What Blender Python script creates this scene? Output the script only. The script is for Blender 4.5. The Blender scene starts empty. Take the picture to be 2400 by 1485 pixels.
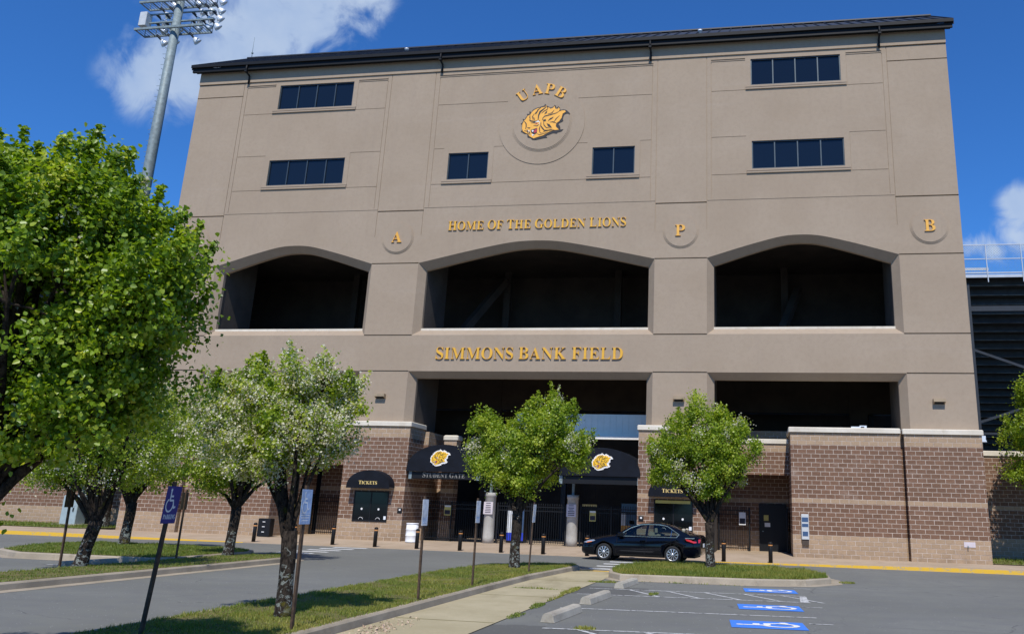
import bpy, bmesh, math, random
import numpy as np
from mathutils import Vector, Matrix

SC = bpy.context.scene
COL = SC.collection
R = math.radians

# ------------------------------------------------------------------ camera, world, sun, exposure
W_, H_ = 2400.0, 1485.0
cam_d = bpy.data.cameras.new('camera'); cam = bpy.data.objects.new('camera', cam_d); COL.objects.link(cam)
cam_d.sensor_fit = 'HORIZONTAL'; cam_d.sensor_width = 36.0; cam_d.lens = 2007.2 / W_ * 36.0
cam_d.shift_x = 0.5 - 1431.02 / W_; cam_d.shift_y = (620.0 - H_ / 2) / W_
cam_d.clip_start = 0.1; cam_d.clip_end = 3000
cr = Vector((0.98555531, 0.16660163, 0.03040774)); cu = Vector((0.0168978, -0.27539419, 0.96118287)); cf = Vector((-0.16850875, 0.94678505, 0.27423141))
mw = Matrix((cr, cu, -cf)).transposed().to_4x4(); mw.translation = Vector((11.654, -42.22, 1.951)); cam.matrix_world = mw
SC.camera = cam
VS = SC.view_settings; VS.view_transform = 'Standard'; VS.look = 'None'; VS.gamma = 1.0; VS.exposure = 0.0
try: VS.use_curve_mapping = False
except Exception: pass

LDIR = Vector((-0.09, 0.78, -1.0)).normalized()
SUN_EL = math.asin(-LDIR.z); SUN_ROT = math.atan2(-LDIR.x, -LDIR.y)
sun_d = bpy.data.lights.new('sun', 'SUN'); sun_d.energy = 4.6; sun_d.angle = R(0.53); sun_d.color = (1.0, 0.955, 0.88)
sun = bpy.data.objects.new('sun', sun_d); COL.objects.link(sun)
sun.rotation_euler = LDIR.to_track_quat('-Z', 'Y').to_euler(); sun.location = (10, -60, 80)

def build_world():
    w = bpy.data.worlds.new('World'); SC.world = w; w.use_nodes = True
    nt = w.node_tree; N = nt.nodes; L = nt.links; N.clear()
    out = N.new('ShaderNodeOutputWorld'); bg = N.new('ShaderNodeBackground')
    sky = N.new('ShaderNodeTexSky'); sky.sky_type = 'NISHITA'; sky.sun_disc = False
    sky.sun_elevation = SUN_EL; sky.sun_rotation = SUN_ROT; sky.altitude = 100; sky.air_density = 1.0; sky.dust_density = 0.0; sky.ozone_density = 3.0
    tc = N.new('ShaderNodeTexCoord')
    def vdist(c, r):
        d = N.new('ShaderNodeVectorMath'); d.operation = 'DISTANCE'; L.new(tc.outputs['Generated'], d.inputs[0]); d.inputs[1].default_value = Vector(c).normalized()
        m = N.new('ShaderNodeMapRange'); m.inputs['From Min'].default_value = r; m.inputs['From Max'].default_value = 0.0
        m.inputs['To Min'].default_value = 0; m.inputs['To Max'].default_value = 1; L.new(d.outputs['Value'], m.inputs['Value']); return m.outputs[0]
    cl = [((-0.603, 0.689, 0.403), 0.055), ((-0.578, 0.698, 0.423), 0.075), ((-0.543, 0.713, 0.444), 0.09), ((-0.506, 0.725, 0.468), 0.09), ((-0.466, 0.735, 0.492), 0.085), ((-0.434, 0.743, 0.51), 0.06), ((-0.508, 0.706, 0.493), 0.09), ((-0.545, 0.693, 0.472), 0.06), ((-0.475, 0.706, 0.525), 0.11), ((-0.412, 0.745, 0.525), 0.05),
          ((0.272, 0.908, 0.321), 0.03), ((0.270, 0.919, 0.289), 0.036), ((0.233, 0.93, 0.284), 0.024), ((0.249, 0.928, 0.276), 0.03), ((0.296, 0.908, 0.296), 0.045)]
    acc = None
    for c, r in cl:
        o = vdist(c, r)
        if acc is None: acc = o
        else:
            m = N.new('ShaderNodeMath'); m.operation = 'MAXIMUM'; L.new(acc, m.inputs[0]); L.new(o, m.inputs[1]); acc = m.outputs[0]
    def noise(scale, det, dist=0.0):
        n = N.new('ShaderNodeTexNoise'); n.inputs['Scale'].default_value = scale; n.inputs['Detail'].default_value = det; n.inputs['Roughness'].default_value = .58
        n.inputs['Distortion'].default_value = dist; L.new(tc.outputs['Generated'], n.inputs['Vector']); return n.outputs['Fac']
    n1 = noise(19.0, 11.0, .6)
    a = N.new('ShaderNodeMath'); a.operation = 'MULTIPLY_ADD'; L.new(n1, a.inputs[0]); a.inputs[1].default_value = 2.3; L.new(acc, a.inputs[2])
    mr = N.new('ShaderNodeMapRange'); mr.interpolation_type = 'SMOOTHSTEP'; mr.inputs['From Min'].default_value = 1.25; mr.inputs['From Max'].default_value = 2.0; mr.inputs['To Max'].default_value = .9
    L.new(a.outputs[0], mr.inputs['Value'])
    # keep cloud only where a bank exists
    g = N.new('ShaderNodeMapRange'); g.inputs['From Min'].default_value = 0.0; g.inputs['From Max'].default_value = .45; L.new(acc, g.inputs['Value'])
    mu = N.new('ShaderNodeMath'); mu.operation = 'MULTIPLY'; L.new(mr.outputs[0], mu.inputs[0]); L.new(g.outputs[0], mu.inputs[1])
    n2 = noise(7.0, 5.0)
    ramp = N.new('ShaderNodeValToRGB'); ramp.color_ramp.elements[0].position = .35; ramp.color_ramp.elements[1].position = .68
    ramp.color_ramp.elements[0].color = (3.9, 5.2, 7.6, 1); ramp.color_ramp.elements[1].color = (6.0, 7.0, 8.4, 1); L.new(n2, ramp.inputs[0])
    tint = N.new('ShaderNodeMix'); tint.data_type = 'RGBA'; tint.blend_type = 'MULTIPLY'; tint.inputs[0].default_value = 1.0
    L.new(sky.outputs[0], tint.inputs[6]); tint.inputs[7].default_value = (SKY_TINT[0], SKY_TINT[1], SKY_TINT[2], 1)
    mix = N.new('ShaderNodeMix'); mix.data_type = 'RGBA'; L.new(mu.outputs[0], mix.inputs[0]); L.new(tint.outputs[2], mix.inputs[6]); L.new(ramp.outputs[0], mix.inputs[7])
    L.new(mix.outputs[2], bg.inputs['Color']); bg.inputs['Strength'].default_value = 0.1
    L.new(bg.outputs[0], out.inputs[0])
SKY_TINT = (0.36, 0.86, 1.50)
build_world()

# ------------------------------------------------------------------ helpers
def tag(o, label=None, cat=None, group=None, kind=None):
    if label: o['label'] = label
    if cat: o['category'] = cat
    if group: o['group'] = group
    if kind: o['kind'] = kind
    return o
def empty(name, loc=(0, 0, 0), rz=0.0):
    o = bpy.data.objects.new(name, None); COL.objects.link(o); o.location = loc; o.rotation_euler = (0, 0, rz); o.empty_display_size = .2
    return o
def children(o): return [c for c in bpy.data.objects if c.parent == o]
def copy_tree(o, parent=None):
    c = o.copy(); COL.objects.link(c)
    if parent is not None: c.parent = parent
    for ch in children(o): copy_tree(ch, c)
    return c

class MB:
    def __init__(s): s.v = []; s.f = []; s.sm = []
    def vert(s, p): s.v.append(tuple(p)); return len(s.v) - 1
    def face(s, pts, smooth=False):
        i0 = len(s.v); s.v += [tuple(p) for p in pts]; s.f.append(tuple(range(i0, i0 + len(pts)))); s.sm.append(smooth)
    def raw(s, vs, fs, smooth=False):
        i0 = len(s.v); s.v += [tuple(p) for p in vs]
        for f in fs: s.f.append(tuple(i + i0 for i in f)); s.sm.append(smooth)
    def box(s, x0, x1, y0, y1, z0, z1, M=None):
        p = [(x0, y0, z0), (x1, y0, z0), (x1, y1, z0), (x0, y1, z0), (x0, y0, z1), (x1, y0, z1), (x1, y1, z1), (x0, y1, z1)]
        if M is not None: p = [tuple(M @ Vector(q)) for q in p]
        s.raw(p, [(0, 3, 2, 1), (4, 5, 6, 7), (0, 1, 5, 4), (1, 2, 6, 5), (2, 3, 7, 6), (3, 0, 4, 7)])
    def bbox(s, x0, x1, y0, y1, z0, z1, b=.02):   # box with chamfered vertical and top edges
        def ring(d, z): return [(x0 + d, y0, z), (x1 - d, y0, z), (x1, y0 + d, z), (x1, y1 - d, z), (x1 - d, y1, z), (x0 + d, y1, z), (x0, y1 - d, z), (x0, y0 + d, z)]
        r0 = ring(b, z0); r1 = ring(b, z1 - b); r2 = [(min(max(x, x0 + b), x1 - b), min(max(y, y0 + b), y1 - b), z1) for x, y, z in ring(b * 2, z1)]
        s.raw(r0 + r1 + r2, [tuple(range(7, -1, -1))] + [(i, (i + 1) % 8, 8 + (i + 1) % 8, 8 + i) for i in range(8)] + [(8 + i, 8 + (i + 1) % 8, 16 + (i + 1) % 8, 16 + i) for i in range(8)] + [tuple(range(16, 24))])
    def bar(s, a, b, w, h=None, up=(0, 0, 1)):
        a = Vector(a); b = Vector(b); h = h or w; d = (b - a).normalized(); u = Vector(up)
        if abs(d.dot(u)) > .98: u = Vector((1, 0, 0))
        x = d.cross(u).normalized(); y = x.cross(d)
        p = []
        for c in (a, b):
            for sx, sy in ((-1, -1), (1, -1), (1, 1), (-1, 1)): p.append(c + x * sx * w / 2 + y * sy * h / 2)
        s.raw(p, [(3, 2, 1, 0), (4, 5, 6, 7), (0, 1, 5, 4), (1, 2, 6, 5), (2, 3, 7, 6), (3, 0, 4, 7)])
    def tube(s, pts, radii, n=8, cap=True, smooth=True):
        pts = [Vector(p) for p in pts]
        if not hasattr(radii, '__len__'): radii = [radii] * len(pts)
        rings = []; px = None
        for i, p in enumerate(pts):
            d = (pts[min(i + 1, len(pts) - 1)] - pts[max(i - 1, 0)]).normalized()
            if px is None:
                u = Vector((0, 0, 1)) if abs(d.z) < .9 else Vector((1, 0, 0)); px = d.cross(u).normalized()
            else:
                px = (px - d * px.dot(d)).normalized()
            py = d.cross(px)
            rings.append([p + (px * math.cos(2 * math.pi * k / n) + py * math.sin(2 * math.pi * k / n)) * radii[i] for k in range(n)])
        i0 = len(s.v)
        for r in rings: s.v += [tuple(q) for q in r]
        for i in range(len(rings) - 1):
            for k in range(n):
                a = i0 + i * n + k; b = i0 + i * n + (k + 1) % n
                s.f.append((a, b, b + n, a + n)); s.sm.append(smooth)
        if cap:
            s.f.append(tuple(i0 + k for k in range(n - 1, -1, -1))); s.sm.append(False)
            s.f.append(tuple(i0 + (len(rings) - 1) * n + k for k in range(n))); s.sm.append(False)
    def lathe(s, prof, n=24, M=None, smooth=True, cap=True):   # prof: [(r,z)], axis Z
        i0 = len(s.v)
        for r, z in prof:
            for k in range(n):
                p = Vector((r * math.cos(2 * math.pi * k / n), r * math.sin(2 * math.pi * k / n), z))
                s.v.append(tuple(M @ p if M is not None else p))
        for i in range(len(prof) - 1):
            for k in range(n):
                a = i0 + i * n + k; b = i0 + i * n + (k + 1) % n
                s.f.append((a, b, b + n, a + n)); s.sm.append(smooth)
        if cap:
            s.f.append(tuple(i0 + k for k in range(n - 1, -1, -1))); s.sm.append(False)
            s.f.append(tuple(i0 + (len(prof) - 1) * n + k for k in range(n))); s.sm.append(False)
    def prism(s, poly, y0, y1, M=None):            # polygon in (x,z), extruded along y; y0 is the front
        n = len(poly); a = sum(poly[i][0] * poly[(i + 1) % n][1] - poly[(i + 1) % n][0] * poly[i][1] for i in range(n))
        if a < 0: poly = poly[::-1]
        p = [Vector((x, y0, z)) for x, z in poly] + [Vector((x, y1, z)) for x, z in poly]
        if M is not None: p = [M @ q for q in p]
        s.raw(p, [tuple(range(n)), tuple(range(2 * n - 1, n - 1, -1))] + [(i, n + i, n + (i + 1) % n, (i + 1) % n) for i in range(n)])
    def build(s, name, mat, parent=None, loc=None):
        me = bpy.data.meshes.new(name); me.from_pydata(s.v, [], s.f); me.validate()
        me.polygons.foreach_set('use_smooth', s.sm[:len(me.polygons)] if len(s.sm) >= len(me.polygons) else [False] * len(me.polygons))
        me.materials.append(mat); me.update()
        o = bpy.data.objects.new(name, me); COL.objects.link(o)
        if parent is not None: o.parent = parent
        if loc is not None: o.location = loc
        return o

# ------------------------------------------------------------------ materials
def newmat(name):
    m = bpy.data.materials.new(name); m.use_nodes = True; nt = m.node_tree; nt.nodes.clear()
    out = nt.nodes.new('ShaderNodeOutputMaterial'); p = nt.nodes.new('ShaderNodeBsdfPrincipled'); nt.links.new(p.outputs[0], out.inputs[0])
    return m, nt, p, out
def mth(nt, op, a, b=None, c=None, clamp=False):
    n = nt.nodes.new('ShaderNodeMath'); n.operation = op; n.use_clamp = clamp
    for i, v in enumerate((a, b, c)):
        if v is None: continue
        if isinstance(v, (int, float)): n.inputs[i].default_value = v
        else: nt.links.new(v, n.inputs[i])
    return n.outputs[0]
def noise_n(nt, scale, det=4.0, rough=.6, vec=None, dist=0.0):
    n = nt.nodes.new('ShaderNodeTexNoise'); n.inputs['Scale'].default_value = scale; n.inputs['Detail'].default_value = det; n.inputs['Roughness'].default_value = rough; n.inputs['Distortion'].default_value = dist
    if vec is not None: nt.links.new(vec, n.inputs['Vector'])
    return n.outputs['Fac']
def pos_n(nt, scale=(1, 1, 1)):
    g = nt.nodes.new('ShaderNodeNewGeometry'); m = nt.nodes.new('ShaderNodeMapping'); m.inputs['Scale'].default_value = scale; nt.links.new(g.outputs['Position'], m.inputs[0]); return m.outputs[0]
def mixc(nt, fac, a, b, blend='MIX'):
    n = nt.nodes.new('ShaderNodeMix'); n.data_type = 'RGBA'; n.blend_type = blend
    for i, v in ((0, fac), (6, a), (7, b)):
        if isinstance(v, (int, float)): n.inputs[i].default_value = v
        elif isinstance(v, (tuple, list)): n.inputs[i].default_value = (v[0], v[1], v[2], 1)
        else: nt.links.new(v, n.inputs[i])
    return n.outputs[2]
def rng(nt, v, a, b, lo=0.0, hi=1.0, smooth=True):
    n = nt.nodes.new('ShaderNodeMapRange'); n.interpolation_type = 'SMOOTHSTEP' if smooth else 'LINEAR'
    nt.links.new(v, n.inputs['Value'])
    for k, x in (('From Min', a), ('From Max', b), ('To Min', lo), ('To Max', hi)): n.inputs[k].default_value = x
    return n.outputs[0]
def bump(nt, p, h, strength, dist):
    b = nt.nodes.new('ShaderNodeBump'); b.inputs['Strength'].default_value = strength; b.inputs['Distance'].default_value = dist
    nt.links.new(h, b.inputs['Height']); nt.links.new(b.outputs[0], p.inputs['Normal'])
def simple(name, col, rough=.6, metal=0.0, var=.12, scale=3.0, bumpd=0.0, spec=.5, coat=0.0):
    m, nt, p, out = newmat(name)
    v = pos_n(nt)
    f = noise_n(nt, scale, 5.0, .62, v)
    c = mixc(nt, rng(nt, f, .3, .7), tuple(max(0, x * (1 - var)) for x in col), tuple(x * (1 + var) for x in col))
    nt.links.new(c, p.inputs['Base Color']); p.inputs['Roughness'].default_value = rough; p.inputs['Metallic'].default_value = metal
    p.inputs['Specular IOR Level'].default_value = spec; p.inputs['Coat Weight'].default_value = coat
    if bumpd: bump(nt, p, noise_n(nt, scale * 12, 3.0, .6, v), .5, bumpd)
    return m

def mat_stucco(name='stucco', k=1.0):
    m, nt, p, out = newmat(name); v = pos_n(nt)
    big = noise_n(nt, .35, 5, .6, v); streak = noise_n(nt, 1.0, 5, .65, pos_n(nt, (1.6, 1.6, .07))); hband = noise_n(nt, 1.0, 4, .65, pos_n(nt, (.12, .12, 2.2)))
    fine = noise_n(nt, 26, 3, .7, v)
    c = mixc(nt, rng(nt, big, .3, .7), (.344 * k, .266 * k, .189 * k), (.380 * k, .298 * k, .216 * k))
    c = mixc(nt, rng(nt, streak, .52, .8, 0, .35), c, (.285 * k, .225 * k, .177 * k))
    c = mixc(nt, rng(nt, hband, .55, .8, 0, .3), c, (.42 * k, .345 * k, .28 * k))
    run = noise_n(nt, 1.0, 4, .7, pos_n(nt, (5.0, 5.0, .22))); c = mixc(nt, rng(nt, run, .60, .78, 0, .28), c, (.24 * k, .185 * k, .135 * k))
    patch = noise_n(nt, .16, 2, .4, pos_n(nt, (1.0, 1.0, 1.6))); c = mixc(nt, rng(nt, patch, .50, .53, 0, .10), c, (.44 * k, .36 * k, .28 * k))
    mm = noise_n(nt, 4.5, 6, .75, v); c = mixc(nt, rng(nt, mm, .42, .68, 0, .32), c, (.27 * k, .206 * k, .146 * k))
    c = mixc(nt, rng(nt, fine, .3, .7, 0, .4), c, (.30 * k, .24 * k, .19 * k))
    nt.links.new(c, p.inputs['Base Color']); p.inputs['Roughness'].default_value = .92; p.inputs['Specular IOR Level'].default_value = .2
    bump(nt, p, fine, .35, .012)
    return m
def mat_block(name, z0, ch, bands, x_off=0.0, light=(.41, .29, .187), dark=(.198, .114, .074)):
    """split-face masonry: courses ch high from z0; bands = [(first,last) light course ranges]"""
    m, nt, p, out = newmat(name)
    g = nt.nodes.new('ShaderNodeNewGeometry'); s1 = nt.nodes.new('ShaderNodeSeparateXYZ'); nt.links.new(g.outputs['Position'], s1.inputs[0])
    s2 = nt.nodes.new('ShaderNodeSeparateXYZ'); nt.links.new(g.outputs['True Normal'], s2.inputs[0])
    side = mth(nt, 'GREATER_THAN', mth(nt, 'ABSOLUTE', s2.outputs[0]), .7)
    u = mth(nt, 'ADD', mth(nt, 'MULTIPLY', s1.outputs[1], side), mth(nt, 'MULTIPLY', s1.outputs[0], mth(nt, 'SUBTRACT', 1.0, side)))
    u = mth(nt, 'ADD', u, 100 + x_off); zz = mth(nt, 'SUBTRACT', s1.outputs[2], z0)
    cb = nt.nodes.new('ShaderNodeCombineXYZ'); nt.links.new(u, cb.inputs[0]); nt.links.new(zz, cb.inputs[1])
    bt = nt.nodes.new('ShaderNodeTexBrick'); bt.offset = .5; nt.links.new(cb.outputs[0], bt.inputs['Vector'])
    for k, x in (('Scale', 1.0), ('Mortar Size', .0135), ('Mortar Smooth', .15), ('Bias', 0.0), ('Brick Width', .4064), ('Row Height', ch)): bt.inputs[k].default_value = x
    bt.inputs['Color1'].default_value = (0, 0, 0, 1); bt.inputs['Color2'].default_value = (1, 1, 1, 1); bt.inputs['Mortar'].default_value = (.5, .5, .5, 1)
    course = mth(nt, 'FLOOR', mth(nt, 'DIVIDE', zz, ch))
    lit = None
    for a, b in bands:
        r = mth(nt, 'MULTIPLY', mth(nt, 'GREATER_THAN', course, a - .5), mth(nt, 'LESS_THAN', course, b + .5))
        lit = r if lit is None else mth(nt, 'MAXIMUM', lit, r)
    v = pos_n(nt); big = noise_n(nt, .9, 5, .6, v); fine = noise_n(nt, 30, 4, .7, v)
    dk = mixc(nt, bt.outputs['Color'], tuple(x * .90 for x in dark), tuple(x * 1.13 for x in dark))
    lt = mixc(nt, bt.outputs['Color'], tuple(x * .93 for x in light), tuple(x * 1.07 for x in light))
    c = mixc(nt, lit, dk, lt)
    c = mixc(nt, rng(nt, fine, .35, .75, 0, .5), c, (.09, .05, .04), 'MIX') if False else mixc(nt, rng(nt, fine, .3, .75, .0, .55), c, mixc(nt, .42, c, (.03, .02, .018)))
    eff = rng(nt, big, .58, .76, 0, .34)                       # efflorescence bloom
    c = mixc(nt, eff, c, (.46, .36, .29))
    low = mth(nt, 'MULTIPLY', rng(nt, zz, .75, 0.0), rng(nt, noise_n(nt, 1.6, 5, .65, v), .35, .75)); c = mixc(nt, mth(nt, 'MULTIPLY', low, .5), c, (.14, .105, .075))
    mort = mixc(nt, rng(nt, noise_n(nt, 3, 3, .6, v), .3, .7), (.40, .315, .25), (.60, .50, .41))
    c = mixc(nt, bt.outputs['Fac'], c, mort)
    nt.links.new(c, p.inputs['Base Color']); p.inputs['Roughness'].default_value = .95; p.inputs['Specular IOR Level'].default_value = .15
    rock = noise_n(nt, 9, 5, .65, v)
    h = mth(nt, 'MULTIPLY', mth(nt, 'SUBTRACT', 1.0, bt.outputs['Fac']), mth(nt, 'ADD', mth(nt, 'MULTIPLY', rock, mth(nt, 'SUBTRACT', 1.0, mth(nt, 'MULTIPLY', lit, .7))), .55))
    bump(nt, p, h, .9, .035)
    return m
def mat_asphalt():
    m, nt, p, out = newmat('asphalt'); v = pos_n(nt)
    big = noise_n(nt, .16, 6, .62, v); mid = noise_n(nt, 1.3, 6, .68, v); fine = noise_n(nt, 95, 3, .7, v); stn = noise_n(nt, .5, 5, .6, pos_n(nt, (.3, 1.5, 1))); track = noise_n(nt, 1.0, 4, .6, pos_n(nt, (.06, .9, 1)))
    c = mixc(nt, rng(nt, big, .3, .7), (.126, .129, .110), (.176, .180, .156))
    c = mixc(nt, rng(nt, mid, .35, .72, 0, .55), c, (.115, .115, .116))
    c = mixc(nt, rng(nt, track, .55, .75, 0, .3), c, (.085, .085, .087))
    c = mixc(nt, rng(nt, stn, .64, .76, 0, .6), c, (.058, .057, .057))
    drip = noise_n(nt, 2.6, 3, .5, v); c = mixc(nt, rng(nt, drip, .72, .76, 0, .6), c, (.04, .039, .038))
    c = mixc(nt, rng(nt, fine, .35, .75, 0, .6), c, (.22, .22, .22))
    sp = nt.nodes.new('ShaderNodeTexVoronoi'); sp.inputs['Scale'].default_value = 7.0; nt.links.new(v, sp.inputs['Vector'])
    c = mixc(nt, mth(nt, 'LESS_THAN', sp.outputs['Distance'], .075), c, (.42, .42, .42))
    cv = nt.nodes.new('ShaderNodeTexVoronoi'); cv.feature = 'DISTANCE_TO_EDGE'; cv.inputs['Scale'].default_value = .22
    dv = nt.nodes.new('ShaderNodeVectorMath'); dv.operation = 'ADD'; nn = nt.nodes.new('ShaderNodeTexNoise'); nn.inputs['Scale'].default_value = .9; nn.inputs['Detail'].default_value = 6; nt.links.new(v, nn.inputs['Vector']); nt.links.new(v, dv.inputs[0]); nt.links.new(nn.outputs['Color'], dv.inputs[1]); nt.links.new(dv.outputs[0], cv.inputs['Vector'])
    crk = mth(nt, 'MULTIPLY', mth(nt, 'MULTIPLY', mth(nt, 'LESS_THAN', cv.outputs['Distance'], .003), .6), rng(nt, big, .45, .6))
    c = mixc(nt, crk, c, (.055, .055, .055))
    # darker resurfaced patch beside the path
    g = nt.nodes.new('ShaderNodeNewGeometry'); s1 = nt.nodes.new('ShaderNodeSeparateXYZ'); nt.links.new(g.outputs['Position'], s1.inputs[0])
    wob = mth(nt, 'MULTIPLY', mth(nt, 'SUBTRACT', noise_n(nt, 1.5, 4, .6, v), .5), .9); X = mth(nt, 'ADD', s1.outputs[0], wob); Y = mth(nt, 'ADD', s1.outputs[1], wob)
    def rect(x0, x1, y0, y1): return mth(nt, 'MULTIPLY', mth(nt, 'MULTIPLY', mth(nt, 'GREATER_THAN', X, x0), mth(nt, 'LESS_THAN', X, x1)), mth(nt, 'MULTIPLY', mth(nt, 'GREATER_THAN', Y, y0), mth(nt, 'LESS_THAN', Y, y1)))
    pt = mth(nt, 'MAXIMUM', rect(6.8, 8.7, -21.0, -18.6), rect(6.8, 9.0, -34.0, -26.9))
    c = mixc(nt, mth(nt, 'MULTIPLY', pt, .55), c, (.072, .071, .068))
    nt.links.new(c, p.inputs['Base Color']); p.inputs['Roughness'].default_value = .88; p.inputs['Specular IOR Level'].default_value = .3
    bump(nt, p, fine, .6, .006)
    return m
def mat_concrete(name, a, b, stain=(.12, .10, .07), sc=1.0):
    m, nt, p, out = newmat(name); v = pos_n(nt)
    big = noise_n(nt, .8 * sc, 6, .65, v); fine = noise_n(nt, 45, 3, .7, v); st = noise_n(nt, 1.1 * sc, 5, .7, pos_n(nt, (1.4, .45, 1)))
    c = mixc(nt, rng(nt, big, .3, .7), a, b); c = mixc(nt, rng(nt, st, .5, .72, 0, .6), c, stain); c = mixc(nt, rng(nt, fine, .4, .8, 0, .35), c, tuple(x * .6 for x in a))
    nt.links.new(c, p.inputs['Base Color']); p.inputs['Roughness'].default_value = .9; p.inputs['Specular IOR Level'].default_value = .25; bump(nt, p, fine, .4, .006)
    return m
def mat_paint(name, col, wear, base, cov=.62, sc=7.0):
    m, nt, p, out = newmat(name); v = pos_n(nt)
    f = noise_n(nt, sc, 6, .75, v)
    c = mixc(nt, rng(nt, f, cov, cov + .08, 0, wear), col, base); c = mixc(nt, rng(nt, noise_n(nt, 60, 2, .6, v), .4, .8, 0, .3), c, tuple(x * .7 for x in col))
    nt.links.new(c, p.inputs['Base Color']); p.inputs['Roughness'].default_value = .8; return m
def mat_leaf(name, dark, mid, young, transl=.32, rough=.42):
    m, nt, p, out = newmat(name)
    at = nt.nodes.new('ShaderNodeAttribute'); at.attribute_name = 'tint'
    rp = nt.nodes.new('ShaderNodeValToRGB'); e = rp.color_ramp.elements; e[0].position = 0; e[0].color = (*dark, 1); e[1].position = 1; e[1].color = (*young, 1)
    k = rp.color_ramp.elements.new(.5); k.color = (*mid, 1); nt.links.new(at.outputs['Fac'], rp.inputs[0])
    nt.links.new(rp.outputs[0], p.inputs['Base Color']); p.inputs['Roughness'].default_value = rough; p.inputs['Specular IOR Level'].default_value = .5
    tr = nt.nodes.new('ShaderNodeBsdfTranslucent'); nt.links.new(mixc(nt, 1.0, rp.outputs[0], (1.5, 1.5, .55), 'MULTIPLY'), tr.inputs[0])
    mx = nt.nodes.new('ShaderNodeMixShader'); mx.inputs[0].default_value = transl; nt.links.new(p.outputs[0], mx.inputs[1]); nt.links.new(tr.outputs[0], mx.inputs[2]); nt.links.new(mx.outputs[0], out.inputs[0])
    return m
def mat_bark():
    m, nt, p, out = newmat('bark'); v = pos_n(nt, (1, 1, .45)); f = noise_n(nt, 22, 5, .7, v, .6); w = pos_n(nt)
    g = nt.nodes.new('ShaderNodeNewGeometry'); s = nt.nodes.new('ShaderNodeSeparateXYZ'); nt.links.new(g.outputs['Position'], s.inputs[0])
    low = rng(nt, s.outputs[2], 1.5, .5)
    c = mixc(nt, rng(nt, f, .35, .65), (.009, .007, .006), (.052, .040, .031))
    lich = noise_n(nt, 9, 7, .72, w, .9)
    t = mth(nt, 'ADD', lich, mth(nt, 'MULTIPLY', low, .13))
    c = mixc(nt, rng(nt, t, .645, .69, 0, .9), c, (.24, .26, .235))
    moss = noise_n(nt, 3.2, 3, .6, w)
    c = mixc(nt, rng(nt, moss, .60, .70, 0, .7), c, (.10, .09, .012))
    nt.links.new(c, p.inputs['Base Color']); p.inputs['Roughness'].default_value = .95; p.inputs['Specular IOR Level'].default_value = .15; bump(nt, p, f, 1.0, .03)
    return m
def mat_glass_dark(name, col=(.006, .010, .018), rough=.04, spec=.42):
    m, nt, p, out = newmat(name); p.inputs['Base Color'].default_value = (*col, 1); p.inputs['Roughness'].default_value = rough; p.inputs['Specular IOR Level'].default_value = spec
    v = pos_n(nt); bump(nt, p, noise_n(nt, .9, 2, .5, v), .06, .05); return m
def mat_carglass():
    m, nt, p, out = newmat('car_glass'); tr = nt.nodes.new('ShaderNodeBsdfTransparent'); tr.inputs[0].default_value = (.50, .58, .56, 1)
    gl = nt.nodes.new('ShaderNodeBsdfGlossy'); gl.inputs['Roughness'].default_value = .02; gl.inputs[0].default_value = (.9, .95, 1, 1)
    fr = nt.nodes.new('ShaderNodeFresnel'); fr.inputs['IOR'].default_value = 1.5; mx = nt.nodes.new('ShaderNodeMixShader')
    nt.links.new(fr.outputs[0], mx.inputs[0]); nt.links.new(tr.outputs[0], mx.inputs[1]); nt.links.new(gl.outputs[0], mx.inputs[2]); nt.links.new(mx.outputs[0], out.inputs[0]); return m
def mat_roof():
    m, nt, p, out = newmat('roof_metal'); v = pos_n(nt); f = noise_n(nt, .5, 4, .6, v)
    nt.links.new(mixc(nt, rng(nt, f, .3, .7), (.020, .023, .030), (.034, .038, .046)), p.inputs['Base Color']); p.inputs['Roughness'].default_value = .5; p.inputs['Specular IOR Level'].default_value = .5
    return m

M = {}
M['stucco'] = mat_stucco(); M['stucco_shade'] = simple('shaded_concourse_stucco', (.050, .038, .030), .9, var=.25, scale=.7)  # second stucco is darkened: the concourse shade is put into its colour
BANDS = [(-3, 4), (12, 12), (25, 40)]
M['pier_shade'] = simple('shaded_pier_stucco', (.085, .070, .058), .9, var=.2, scale=.7)  # darker copy of the stucco, shade behind the pier face painted in
M['block'] = mat_block('split_face_block', .10, .2015, BANDS)
M['block2'] = mat_block('split_face_block_wing', .10, .2015, [(-3, 4), (12, 12), (25, 40)], .13)
M['block_low'] = mat_block('split_face_block_gate', .10, .2015, [(-3, 4), (12, 12), (24, 40)], .21)
M['cap'] = mat_concrete('cast_stone', (.60, .54, .44), (.72, .66, .55), (.45, .39, .30))
M['asphalt'] = mat_asphalt()
M['walk'] = mat_concrete('concrete_walk', (.36, .31, .19), (.45, .39, .255), (.235, .195, .115), .7)
M['plaza'] = mat_concrete('concrete_plaza', (.38, .29, .20), (.46, .36, .26), (.29, .215, .145), .5)
M['kerb'] = mat_concrete('kerb_concrete', (.30, .255, .19), (.41, .35, .265), (.16, .13, .095), 1.2)
M['stop'] = mat_concrete('wheel_stop_concrete', (.36, .33, .27), (.47, .43, .35), (.22, .19, .15), 2.0)
M['column'] = mat_concrete('column_concrete', (.40, .385, .35), (.50, .48, .44), (.27, .25, .22), 1.0)
M['white_line'] = mat_paint('white_line_paint', (.58, .58, .56), .95, (.13, .131, .132), .50, 9.0)
M['white_fresh'] = mat_paint('white_crosswalk_paint', (.80, .80, .78), .55, (.25, .26, .28), .66, 12.0)
M['blue_line'] = mat_paint('blue_marking_paint', (.05, .21, .70), .55, (.13, .131, .132), .62, 9.0)
M['yellow'] = mat_paint('yellow_kerb_paint', (.74, .44, .035), .9, (.42, .34, .23), .54, 5.0)
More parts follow.
